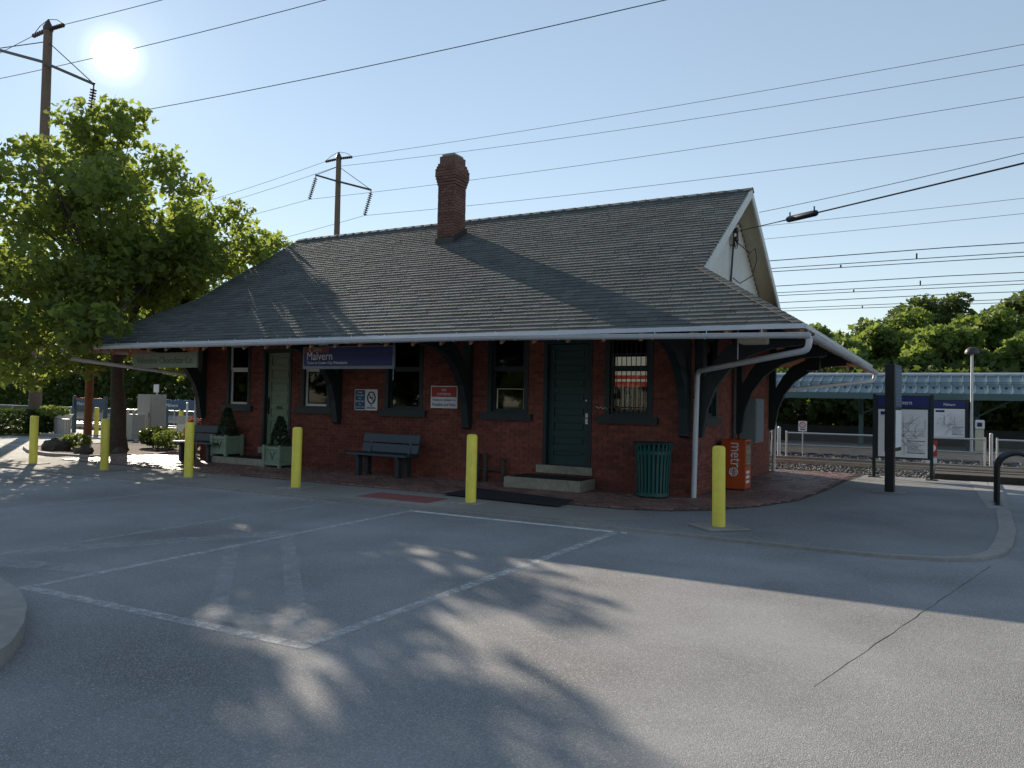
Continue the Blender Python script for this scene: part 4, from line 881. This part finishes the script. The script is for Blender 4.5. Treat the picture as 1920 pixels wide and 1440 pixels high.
# canopy over the far platform
t = thing('platform_canopy', 'long teal standing-seam metal canopy over the far platform', 'canopy', (-5, 36, .12))
cx0, cx1, ey, ez, ry, rz_ = -34, 26, 34.0, 2.27, 36.0, 3.05; sl_ = (rz_-ez)/(ry-ey)
for s_ in (1, -1):
    yy = ey if s_ > 0 else 2*ry-ey
    polyslab_ = MB(); pts = [(cx0, yy, ez), (cx1, yy, ez), (cx1, ry, rz_), (cx0, ry, rz_)]; polyslab(polyslab_, pts, .05); fixn(polyslab_.build('roof_slope', 'canopy_metal', t))
rp = [o for o in t.children if o.name.startswith('roof_slope')][0]
sm = MB().hexa([(-.02, 0, .003), (.02, 0, .003), (.02, 2, .003+2*sl_), (-.02, 2, .003+2*sl_), (-.02, 0, .055), (.02, 0, .055), (.02, 2, .055+2*sl_), (-.02, 2, .055+2*sl_)]).mesh('seam'); sm.materials.append(MAT['canopy_metal'])
x = cx0+.2
while x < cx1: o = link('seam', sm, rp); o.location = Vector((x, ey, ez))-t.location; x += .40
for f_ in (.42, .5): y = ey+2*f_; MB().box(cx0, cx1, y, y+.03, ez+2*f_*sl_+.06, ez+2*f_*sl_+.085).build('snow_rail', 'canopy_edge', rp)
x = cx0+.4; sg = MB().box(-.045, .045, 0, .05, .003, .05).mesh('snow_guard'); sg.materials.append(MAT['black'])
while x < cx1:
    if -14 < x < 12: o = link('snow_guard', sg, rp); o.location = Vector((x, ey+.55, ez+.55*sl_))-t.location
    x += .40
MB().tube([(cx0, ry, rz_+.03), (cx1, ry, rz_+.03)], .07, 8).build('ridge', 'gutter_white', t); MB().box(cx0, cx1, ey-.06, ey+.02, ez-.24, ez+.01).build('fascia', 'canopy_edge', t); MB().box(cx0, cx1, ry-.1, ry+.1, ez-.2, ez).build('beam', 'black', t)
x = cx0+1.5
while x < cx1:
    MB().box(x-.09, x+.09, ry-.09, ry+.09, .12, ez-.2).build('column', 'canopy_edge', t); MB().bar((x, ry, 1.4), (x, ey+.3, ez-.15), .08, .08).build('brace', 'canopy_edge', t); MB().bar((x, ry, 1.4), (x+1.2, ry, ez-.2), .08, .08).build('brace', 'canopy_edge', t); x += 4.2
MB().box(cx0, cx1, 37.6, 37.75, .12, .85).build('windscreen', 'dark_green', t)
# platform lamp and ticket validator
t = thing('platform_lamp', 'slim grey lamp post with dark dome head before the canopy', 'lamp post', (.86, 33.5, .12)); MB().tube([(.86, 33.5, .12), (.86, 33.5, 3.75)], [.06, .045], 10).build('pole', 'galv', t, True); MB().lathe([(.05, 3.72), (.24, 3.74), (.25, 3.80), (.2, 3.92), (.09, 4.0), (0, 4.01)], 16, (.86, 33.5, 0)).build('lamp_head', 'steel_dark', t, True)
t = thing('ticket_machine', 'beige ticket validator pillar with white head on the far platform', 'ticket machine', (1.12, 33.8, .12)); MB().bevbox(.98, 1.26, 33.7, 33.95, .12, .95, .02).build('pillar', 'cream', t); MB().bevbox(.98, 1.28, 33.66, 33.95, .955, 1.30, .03).build('head', 'white_sign', t); MB().box(1.04, 1.2, 33.65, 33.659, 1.05, 1.2).build('screen', 'ink', t)

# ------------------------------------------------------------------ poles and wires
def insul(mb, p, q, n=11, r_=.13):
    p = Vector(p); q = Vector(q); pts = []; rd = []
    for i in range(n):
        for f_, rr_ in ((0, .03), (.25, r_), (.6, r_*.85), (.7, .03)): pts.append(p.lerp(q, (i+f_)/n)); rd.append(rr_)
    pts.append(q); rd.append(.03); return mb.tube(pts, rd, 8)
def pole(x, y, ztop, label, armz, tipl, tipr, ins):
    t = thing('utility_pole', label, 'utility pole', (x, y, -.1), 0, 'transmission poles beside the tracks')
    MB().tube([(x+.0, y, -.5), (x, y, ztop)], [.24, .16], 12).build('mast', 'pole_wood', t, True); MB().lathe([(.19, 0), (.19, .12), (.1, .3), (.03, .45)], 10, (x, y, ztop-.05)).build('pole_cap', 'steel_dark', t)
    MB().bar(tipl, (x-.12, y-.15, armz), .11, .11).bar((x-.12, y-.15, armz), tipr, .11, .11).build('crossarm', 'steel_dark', t)
    for tip in (tipl, tipr): MB().tube([tip, (x, y, ztop-.5)], .02, 5).build('stay', 'wire', t)
    for tip, e in zip((tipl, tipr), ins): fixn(insul(MB().tube([tip, Vector(tip)-Vector((0, 0, .22))], .03, 6), Vector(tip)-Vector((0, 0, .2)), e).build('insulator_string', 'insulator', t, True))
    for s_ in (-1, 1): insul(MB(), (x+s_*.15, y, ztop-.02), (x+s_*1.1, y, ztop-.06+s_*.0), 6, .09).build('strain_insulator', 'insulator', t, True)
    MB().tube([(x-1.1, y, ztop-.05), (x-.6, y, ztop+.25), (x, y, ztop+.4), (x+.6, y, ztop+.25), (x+1.1, y, ztop-.05)], .015, 5).build('jumper', 'wire', t)
P1 = (-31.7, 17.9); P2 = (-32.75, 36.3)
pole(P1[0], P1[1], 16.25, 'tall grey transmission pole rising behind the big leafy tree', 14.9, (-35.6, 17.9, 16.25), (-28.55, 17.9, 13.45), ((-35.45, 17.9, 14.9), (-28.75, 17.9, 12.1)))
pole(P2[0], P2[1], 16.4, 'tall grey transmission pole rising behind the station roof', 15.0, (-34.6, 36.3, 15.6), (-30.15, 36.3, 14.15), ((-35.1, 36.3, 14.12), (-30.6, 36.3, 12.65)))
def wire(name, label, p, q, sag, r_=.018, n=28, group='overhead lines', cat='wire'):
    r_ *= .72
    p = Vector(p); q = Vector(q); pts = [p.lerp(q, i/n)-Vector((0, 0, 4*sag*(i/n)*(1-i/n))) for i in range(n+1)]
    return tag(MB().tube(pts, r_, 5).build(name, 'wire', None, True), label, cat, group)
XF = 24
wire('power_line', 'conductor from the outer arm of the pole behind the tree, crossing the sun', (-35.45, 17.9, 14.9), (XF, 17.9, 14.3), .9)
wire('power_line', 'conductor from the top of the pole behind the tree', (P1[0]+1.1, 17.9, 16.2), (XF, 17.9, 15.6), .9)
wire('power_line', 'conductor from the inner arm of the pole behind the tree, highest over the chimney', (-28.75, 17.9, 12.1), (XF, 17.9, 12.1), .75)
wire('power_line', 'conductor running away from the outer arm of the pole behind the tree', (-35.45, 17.9, 14.9), (-110, 17.9, 14), 1.5); wire('power_line', 'conductor running away from the top of the pole behind the tree', (P1[0]-1.1, 17.9, 16.2), (-110, 17.9, 15.5), 1.6)
wire('power_line', 'topmost conductor from the pole behind the station roof', (P2[0]+1.1, 36.3, 16.35), (XF+8, 36.3, 17.0), .55, .016)
wire('power_line', 'second conductor below the top of the pole behind the station roof', (P2[0]+.2, 36.3, 15.9), (XF+8, 36.3, 16.5), .9, .016)
wire('power_line', 'conductor from the left arm of the pole behind the roof passing the chimney head', (-35.1, 36.3, 14.12), (XF+8, 36.3, 15.4), .8, .016)
wire('power_line', 'conductor from the right arm of the pole behind the roof, lowest past the chimney', (-30.6, 36.3, 12.65), (XF+8, 36.3, 13.7), .75, .016)
wire('power_line', 'conductor running left from the top of the pole behind the roof', (P2[0]-1.1, 36.3, 16.35), (-100, 36.3, 15.6), 2.2, .016); wire('power_line', 'second conductor running left from the pole behind the roof', (P2[0]-.2, 36.3, 15.9), (-100, 36.3, 14.6), 2.0, .016)
wire('power_line', 'conductor running left from the left insulator of the pole behind the roof', (-35.1, 36.3, 14.12), (-100, 36.3, 13.5), 1.5, .016); wire('power_line', 'conductor running left from the right insulator of the pole behind the roof', (-30.6, 36.3, 12.65), (-100, 36.3, 11.6), 2.0, .016)
wire('power_line', 'upper thin feeder wire beyond the gable and splice case', (-40, 36.3, 9.9), (XF+8, 36.3, 11.1), .6, .013); wire('power_line', 'lower thin feeder wire beyond the gable and splice case', (-40, 36.3, 9.2), (XF+8, 36.3, 10.4), .5, .013)
# catenary: messenger, auxiliary and contact wires with droppers
def catenary(y, zm, label):
    t = thing('catenary_line', label, 'overhead wire', (-20, y, zm), 0, 'railway catenary lines')
    for k, (z, s_, r_) in enumerate(((zm, .12, .013), (zm-.17, .04, .011), (zm-.24, .0, .011))):
        pts = [(-90+i*3, y, z+s_*((((-90+i*3) % 60)-30)/30)**2) for i in range(44)]; MB().tube(pts, r_, 5).build(('messenger_wire', 'auxiliary_wire', 'contact_wire')[k], 'wire', t, True)
    x = -60.7
    while x < 30: MB().box(x-.02, x+.02, y-.015, y+.015, zm-.12, zm+.02).build('dropper', 'wire', t); MB().box(x-1.9-.02, x-1.9+.02, y-.015, y+.015, zm-.25, zm-.16).build('clip', 'wire', t); x += 5.0
catenary(23.6, 5.83, 'catenary wires over the near track, highest of the three sets'); catenary(27.2, 5.62, 'catenary wires above the fence between the tracks'); catenary(30.2, 5.45, 'catenary wires over the far track, lowest of the three sets')
# service drops to the gable
wire('telephone_drop', 'thin twisted drop wire running from the rear rake of the gable', (-3.58, 17.38, 5.86), (6.0, 10.7, 5.5), .10, .009, group='service drops')
t = thing('service_cable', 'thick black service cable with a splice case, tied to the gable', 'cable', (-3.6, 16.75, 5.2), 0)
sp0, sp1 = Vector((-3.75, 16.3, 5.25)), Vector((5.0, 9.14, 4.78))
def sc(t_): p = sp0.lerp(sp1, t_); return p-Vector((0, 0, 4*.02*t_*(1-t_)))
MB().tube([sc(i/30) for i in range(31)], [.009 if i < 4 else .014 for i in range(31)], 6).build('cable', 'black', t, True)
a, b = sc(.125), sc(.195); d_ = (b-a); MB().tube([a, a+d_*.03, a+d_*.08, b-d_*.08, b-d_*.03, b], [.03, .05, .06, .06, .05, .03], 12).build('splice_case', 'black', t, True)
for e in (a+d_*.1, b-d_*.1): MB().tube([e+Vector((0, 0, .05)), e+Vector((0, 0, .13))], .014, 6).build('splice_lug', 'black', t)

# ================================================================== TREES AND PLANTING
def crown_pts(rg, clumps, n):
    k = len(clumps); out_ = []
    w_ = np.array([c[3]**2 for c in clumps]); w_ /= w_.sum(); cnt = rg.multinomial(n, w_)
    for (x, y, z, r_), m_ in zip(clumps, cnt):
        v = rg.normal(size=(m_, 3)); v /= np.linalg.norm(v, axis=1)[:, None]; rad = r_*(rg.random(m_)**.45); v = v*rad[:, None]; v[:, 2] *= .72
        out_.append(v+np.array([x, y, z]))
    return np.concatenate(out_)
def branchy(mb, base, clumps, trunk_top, r0, rg, nlimb=5):
    bx, by, bz = base; tt = Vector(trunk_top)
    mb.tube([(bx, by, bz-.1), (bx, by, bz+.12), (bx+.01, by, bz+.45), (bx+.02, by, bz+1.2), Vector((bx, by, bz)).lerp(tt, .65), tt], [r0*1.9, r0*1.45, r0*1.12, r0, r0*.85, r0*.7], 12)
    limbs = []
    for i in range(nlimb):
        c = clumps[int(i*len(clumps)/nlimb)]; e = Vector(c[:3]); mid = tt.lerp(e, .5)+Vector((0, 0, .25)); e2 = tt.lerp(e, .85)
        mb.tube([tt-Vector((0, 0, .3)), tt.lerp(mid, .5), mid, e2], [r0*.5, r0*.4, r0*.28, r0*.1], 7); limbs.append((tt, mid, e2))
    for c in clumps:
        e = Vector(c[:3]); best = min(limbs, key=lambda l: (l[1]-e).length); s = best[1] if (best[1]-e).length < (best[2]-e).length else best[0].lerp(best[1], .7)
        m_ = s.lerp(e, .5)+Vector((rg.uniform(-.15, .15), rg.uniform(-.15, .15), .1)); mb.tube([s, s.lerp(m_, .5)+Vector((rg.uniform(-.12, .12), rg.uniform(-.12, .12), -.05)), m_, e], [r0*.13, r0*.10, r0*.07, .008], 5)
    return mb
TX, TY = -20.15, 13.65
rg = np.random.default_rng(42); clumps = []
t = thing('maple_tree', 'large leafy tree in the mulch bed at the corner of the station', 'tree', (TX, TY, .02))
# clumps set through an uneven crown: dome top, wide skirts
def roofz(x, y):
    if not (XL-OV-.6 < x < XR and EY-.6 < y < E2): return -9
    return min(RZ(y), EZ+(x-(XL-OV))*SLOPE, ZR)
while len(clumps) < 128:
    v = rg.normal(size=3); v /= np.linalg.norm(v); f_ = rg.uniform(.12, 1.0)**.55; zz = 5.75+4.0*f_*v[2]
    rr_ = 4.55*(1.0 if zz < 6.6 else max(.25, 1-((zz-6.6)/3.9)**1.5)); x, y = TX-.25+v[0]*rr_*f_, TY+v[1]*rr_*f_
    cr = rg.uniform(.45, .92)
    if zz < 2.2 or (zz < 3.0 and x > -19): continue
    if zz-cr*.8 < roofz(x, y)+.1 and zz > 2.5 and roofz(x, y) > 0: continue
    clumps.append((x, y, zz, cr))
for e in ((-20.4, 13.4, 9.5, .6), (-19.7, 13.6, 9.3, .55), (-21.2, 13.2, 9.1, .65), (-22.6, 13.0, 8.5, .7), (-17.2, 13.4, 6.9, .7), (-16.6, 13.0, 6.0, .65), (-16.3, 13.2, 5.5, .55), (-17.4, 12.3, 4.9, .75), (-17.9, 11.6, 4.2, .75), (-18.4, 11.2, 3.7, .7), (-17.0, 12.8, 5.4, .7), (-18.2, 12.4, 5.6, .9), (-18.9, 10.9, 3.3, .7),
    (-19.4, 10.4, 2.9, .7), (-20.2, 10.2, 2.8, .75), (-21.2, 10.4, 2.5, .75), (-22.2, 11.0, 2.3, .7), (-23.3, 11.6, 2.1, .65), (-22.6, 12.4, 2.0, .55), (-24.3, 12.6, 2.2, .65), (-20.8, 11.0, 3.6, .9), (-19.6, 11.2, 4.3, .9), (-22.0, 11.4, 3.5, .9), (-23.4, 12.0, 3.2, .9), (-19.0, 14.8, 2.5, .55), (-18.9, 15.8, 2.35, .55), (-19.6, 16.4, 2.5, .6), (-17.7, 14.1, 4.7, .6), (-17.4, 14.8, 5.2, .6), (-18.1, 13.3, 4.15, .6), (-16.7, 15.2, 5.6, .6), (-18.6, 12.3, 3.5, .6), (-17.1, 10.6, 3.0, .45), (-18.5, 10.85, 2.25, .5), (-19.3, 10.4, 2.2, .5), (-18.9, 11.9, 2.3, .5), (-20.0, 11.2, 1.9, .4), (-16.9, 10.7, 2.95, .42), (-17.0, 10.6, 2.72, .40), (-17.6, 10.7, 2.75, .45), (-16.3, 10.9, 3.1, .36), (-17.4, 10.5, 3.35, .45), (-16.7, 10.9, 3.45, .38)): clumps.append(e)
MBt = branchy(MB(), (TX, TY, .0), clumps, (TX-.12, TY, 2.9), .20, random.Random(4), 9); MBt.build('trunk', 'bark', t, True)
leafmesh('crown', crown_pts(rg, clumps, 30000), .17, 'leaf', t, 'maple', .35, 8)
def fartree(x, y, zg, h_, rad, label, mat, seed, n=7500, sz=.24, trunk=.16, low=.3, cat='tree', group='trees beyond the tracks'):
    r2 = np.random.default_rng(seed); t = thing('broadleaf_tree', label, cat, (x, y, zg), 0, group); cl = []
    while len(cl) < 26:
        v = r2.normal(size=3); v /= np.linalg.norm(v); f_ = r2.uniform(.3, 1)**.5; zc = zg+h_*(low+(1-low)*.5)+v[2]*h_*(1-low)*.45*f_
        cl.append((x+v[0]*rad*f_*.85, y+v[1]*rad*f_*.85, zc, rad*r2.uniform(.22, .42)))
    branchy(MB(), (x, y, zg), cl, (x, y, zg+h_*low), trunk, random.Random(seed), 4).build('trunk', 'bark', t, True); leafmesh('crown', crown_pts(r2, cl, n), sz, mat, t, 'clump', .5, seed)
far = [(-5.9, 50, 1.8, 4.6, 2.6, 'broad green tree just right of the station eave beyond the canopy', 'leaf_far'), (-2.4, 47, 1.4, 5.5, 2.8, 'bright green rounded tree behind the map boards', 'leaf_far'), (-1.0, 55, 2.4, 6.6, 3.2, 'tall dark tree rising behind the bright rounded tree', 'leaf_far_dark'),
       (2.0, 49, 1.6, 5.6, 2.8, 'spreading tree behind the lamp post', 'leaf_far'), (4.6, 54, 2.4, 6.4, 3.4, 'large dark tree at the far edge of the wood by the lamp', 'leaf_far_dark'), (6.6, 46, 1.4, 5.4, 2.8, 'low bright tree behind the bicycle rack', 'leaf_far'), (.2, 42.5, .8, 4.6, 2.3, 'small leafy tree right behind the canopy ridge', 'leaf_far'),
       (-4.6, 43, .9, 4.4, 2.2, 'small leafy tree behind the canopy near the station eave', 'leaf_far'), (3.8, 42.5, .8, 4.4, 2.3, 'small leafy tree behind the canopy and ticket machine', 'leaf_far'), (-10.5, 52, 2, 3.6, 3.0, 'tree hidden behind the gable end', 'leaf_far_dark'), (11, 50, 1.8, 7, 4, 'broad tree beyond the bicycle rack', 'leaf_far')]
for i, a in enumerate(far): fartree(a[0], a[1], a[2], a[3], a[4], a[5], a[6], 100+i)
lb = ('dark tree beyond the tracks behind the hedges', 'dark tree beyond the tracks behind the tall grey pole', 'dark tree beyond the tracks behind the blue platform sign', 'dark tree beyond the tracks behind the brown pole', 'dark tree beyond the tracks behind the grey cabinets', 'dark tree beyond the tracks behind the accessible parking sign')
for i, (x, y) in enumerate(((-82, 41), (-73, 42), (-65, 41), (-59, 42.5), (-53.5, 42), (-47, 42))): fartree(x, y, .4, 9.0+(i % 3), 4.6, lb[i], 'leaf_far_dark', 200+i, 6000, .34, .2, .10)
for i in range(11): fartree(-62+i*9, -30-(i % 2)*4, -.1, 12.5+(i % 3), 6.3, 'unseen broad tree added behind the camera to darken the window reflections', 'leaf_far_dark', 300+i, 5000, .6, .25, .05, group='unseen trees added behind the camera')  # unseen row, added to block bright horizon sky mirrored in the station windows
# undergrowth bank below the trees
rg2 = np.random.default_rng(77); n = 14000; px = np.concatenate([rg2.uniform(-14, 14, n), rg2.uniform(-95, -40, 16000)]); py = rg2.uniform(38.8, 42, len(px)); pz = rg2.random(len(px))**1.2*3.4-.1+(py-38.8)*.3
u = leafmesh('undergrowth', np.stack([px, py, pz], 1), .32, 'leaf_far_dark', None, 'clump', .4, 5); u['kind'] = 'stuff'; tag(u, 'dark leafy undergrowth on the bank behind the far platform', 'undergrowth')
# hedges, shrubs
def bush(name, label, cat, x, y, rx, ry, z0, z1, mat, n, sz, seed, boxy=False, tmpl='leaf', group=None):
    r2 = np.random.default_rng(seed); t = thing(name, label, cat, (x, y, z0), 0, group); v = r2.uniform(-1, 1, (n*3, 3))
    if not boxy: v = v[np.linalg.norm(v, axis=1) < 1.0]; v *= (np.linalg.norm(v, axis=1)[:, None]**-.35)
    else:
        k = r2.integers(0, 3, len(v)); sg = np.sign(v[np.arange(len(v)), k]); v[np.arange(len(v)), k] = sg*r2.uniform(.8, 1.02, len(v))
    v = v[:n]; P = np.stack([x+v[:, 0]*rx, y+v[:, 1]*ry, z0+.05+(v[:, 2]*.5+.5)*(z1-z0)], 1); leafmesh('foliage', P, sz, mat, t, tmpl, .2, seed)
    mb = MB()
    for k in range(5): a = k*1.25; mb.tube([(x+.05*math.cos(a), y+.05*math.sin(a), z0-.05), (x+rx*.5*math.cos(a), y+ry*.5*math.sin(a), z0+(z1-z0)*.7)], .015, 5)
    mb.build('stems', 'bark', t); return t
bush('hedge', 'square clipped dark hedge on the lawn', 'hedge', -31.9, 16.6, 1.25, .8, .0, .88, 'leaf_hedge', 5200, .10, 31, True)
bush('shrub', 'dark rounded shrub with pale leafy top beside the metal litter bin', 'shrub', -30.6, 17.7, .62, .6, .0, .75, 'leaf_hedge', 1800, .11, 32); bush('shrub', 'pale feathery shrub growing over the dark shrub by the litter bin', 'shrub', -30.3, 17.8, .8, .5, .55, 1.05, 'leaf_light', 900, .12, 33)
bush('shrub', 'low yellow-green shrub in the bed beside the brown pole', 'shrub', -21.3, 13.2, .5, .35, .02, .42, 'leaf_light', 700, .08, 34); bush('shrub', 'dark low shrub at the foot of the big tree', 'shrub', -20.6, 15.2, .5, .5, .02, .62, 'leaf_hedge', 1000, .09, 35)
bush('shrub', 'loose light green flowering plant in the mulch bed', 'shrub', -19.55, 14.9, .55, .45, .02, .55, 'leaf_light', 800, .08, 36); bush('shrub', 'dark shrub beside the corner downspout', 'shrub', -18.9, 15.6, .35, .45, .02, .7, 'leaf_hedge', 700, .09, 37)
bush('red_shrub', 'rust red ornamental maple shrub by the corner downspout', 'shrub', -17.75, 14.3, .27, .3, .12, .98, 'leaf_red', 520, .10, 38)
for i, (x, y, s_, l) in enumerate(((-21.5, 12.75, .38, 'large dark landscape rock below the brown pole'), (-19.7, 12.4, .26, 'smaller dark landscape rock at the foot of the big tree'), (-18.95, 12.9, .2, 'small dark landscape rock at the bed edge by the brick paving'))):
    mb = MB(); r2 = random.Random(i); prof_ = [(.0, -.1), (.9, -.05), (1, .3), (.75, .62), (.35, .8), (0, .84)]; mb.lathe([(a*s_, b*s_) for a, b in prof_], 9, (x, y, .03)); mb.v = [(a+r2.uniform(-.12, .12)*s_, b+r2.uniform(-.12, .12)*s_, c+r2.uniform(-.08, .08)*s_) for a, b, c in mb.v]
    tag(mb.build('rock', 'rock', None), l, 'rock')
# ------------------------------------------------------------------ far left lot furniture
t = thing('wooden_pole', 'brown timber pole with white painted foot beside the sunlit lot', 'pole', (-22.3, 14.15, -.05)); MB().tube([(-22.3, 14.15, .36), (-22.25, 14.15, 6.5)], [.115, .1], 12).build('mast', 'pole_brown', t, True); MB().tube([(-22.3, 14.15, -.1), (-22.3, 14.15, .36)], .118, 12).build('white_foot', 'white_paint', t, True)
def bollard2(x, y, l): t = thing('bollard', l, 'bollard', (x, y, 0), 0, 'yellow bollards by the cabinets'); o = link('post', bme, t)
bollard2(-29.0, 18.75, 'yellow bollard behind the brown timber pole'); bollard2(-26.6, 19.35, 'yellow bollard beside the tall grey cabinet'); bollard2(-26.5, 21.0-.35, 'yellow bollard below the accessible parking sign')
t = thing('platform_sign', 'blue platform sign on two posts behind the brown timber pole', 'sign', (-30.4, 19.3, 0)); MB().box(-31.3, -29.35, 19.28, 19.32, .98, 1.42).build('panel', 'blue_sign2', t); MB().box(-31.3, -29.35, 19.27, 19.279, 1.36, 1.42).build('red_band', 'red_sign', t); text(t, 'lettering', 'Malvern', 'white_sign', (-31.15, 19.275, 1.12), width=.75, height=.14)
for x in (-31.35, -29.3): MB().box(x-.06, x+.06, 19.24, 19.36, 0, 1.5).build('post', 'bench_blue', t)
t = thing('platform_sign', 'blue platform sign half hidden behind the tall grey cabinet', 'sign', (-26.4, 20.6, 0)); MB().box(-27.4, -25.6, 20.58, 20.62, 1.0, 1.42).build('panel', 'blue_sign2', t); text(t, 'lettering', 'Malvern', 'white_sign', (-27.3, 20.57, 1.14), width=.7, height=.13)
for x in (-27.4, -25.6): MB().box(x-.05, x+.05, 20.63, 20.72, 0, 1.45).build('post', 'bench_blue', t)
t = thing('litter_bin', 'silver ribbed metal litter bin by the dark shrub', 'litter bin', (-29.9, 17.95, 0)); MB().lathe([(.26, .0), (.28, .6), (.27, .6), (.0, .58)], 18, (-29.9, 17.95, 0)).build('body', 'galv', t, True); MB().lathe([(.29, .62), (.36, .78), (.34, .78), (.2, .66), (0, .66)], 18, (-29.9, 17.95, 0)).build('flared_rim', 'white_paint', t, True)
for k in range(18): a = k*2*math.pi/18; MB().bar((-29.9+.275*math.cos(a), 17.95+.275*math.sin(a), .03), (-29.9+.295*math.cos(a), 17.95+.295*math.sin(a), .6), .02, .02).build('slat', 'galv', t)
tag(MB().bevbox(-29.6, -27.8, 16.9, 17.15, -.06, .08, .03).build('wheel_stop', 'concrete'), 'long concrete wheel stop in front of the litter bin', 'wheel stop')
t = thing('utility_cabinet', 'tall plain grey utility cabinet beside a yellow bollard', 'cabinet', (-25.3, 18.5, 0)); MB().bevbox(-25.75, -24.95, 18.2, 18.8, .06, 1.62, .02).build('case', 'cabinet', t); MB().box(-25.8, -24.9, 18.15, 18.85, -.05, .06).build('plinth', 'concrete', t); MB().box(-25.70, -25.0, 18.185, 18.2, .12, 1.55).build('door', 'cabinet', t); MB().box(-25.08, -25.05, 18.17, 18.184, .8, .95).build('handle', 'steel_dark', t)
t = thing('utility_cabinet', 'low square grey utility cabinet with two vent caps', 'cabinet', (-25.3, 17.7, 0)); MB().bevbox(-25.72, -24.88, 17.4, 17.9, .0, .90, .02).build('case', 'cabinet', t)
for x in (-25.5, -25.15): MB().lathe([(.05, .9), (.05, 1.02), (.10, 1.03), (.10, 1.07), (0, 1.08)], 12, (x, 17.65, 0)).build('vent_cap', 'galv', t)
t = thing('equipment_enclosure', 'row of grey steel equipment panels between white posts', 'enclosure', (-25.2, 20.2, 0))
for x0_, x1_, m_ in ((-25.9, -24.9, 'cabinet'), (-24.6, -23.45, 'box_grey')): MB().bevbox(x0_, x1_, 20.0, 20.3, .12, .82, .02).build('panel', m_, t); MB().box(x0_+.08, x1_-.08, 19.985, 20.0, .2, .5).build('inset', 'white_paint' if m_ == 'box_grey' else 'galv', t)
for x in (-25.2, -24.72, -23.3): MB().tube([(x, 19.9, -.05), (x, 19.9, 1.28)], .035, 8).lathe([(.05, 0), (.05, .05), (0, .07)], 8, (x, 19.9, 1.28)).build('post', 'white_paint', t, True)
t = thing('parking_sign', 'white and blue accessible parking sign on a thin post', 'sign', (-25.0, 20.0+.55, 0)); MB().tube([(-25.0, 20.55, -.05), (-25.0, 20.55, 2.2)], .035, 8).build('post', 'galv', t); MB().box(-25.16, -24.84, 20.5, 20.512, 1.62, 2.2).build('plate', 'white_sign', t); MB().box(-25.09, -24.91, 20.495, 20.499, 1.95, 2.14).build('blue_symbol', 'blue_sign', t)
for z in (1.7, 1.78, 1.86): MB().box(-25.1, -24.9, 20.495, 20.499, z, z+.025).build('print_line', 'ink', t)
t = thing('parking_sign', 'small pale parking sign on a post beside the tall cabinet', 'sign', (-25.9, 19.1, 0)); MB().tube([(-25.9, 19.1, -.05), (-25.9, 19.1, 1.95)], .03, 8).build('post', 'galv', t); MB().box(-26.05, -25.75, 19.06, 19.07, 1.7, 2.0).build('plate', 'white_sign', t)
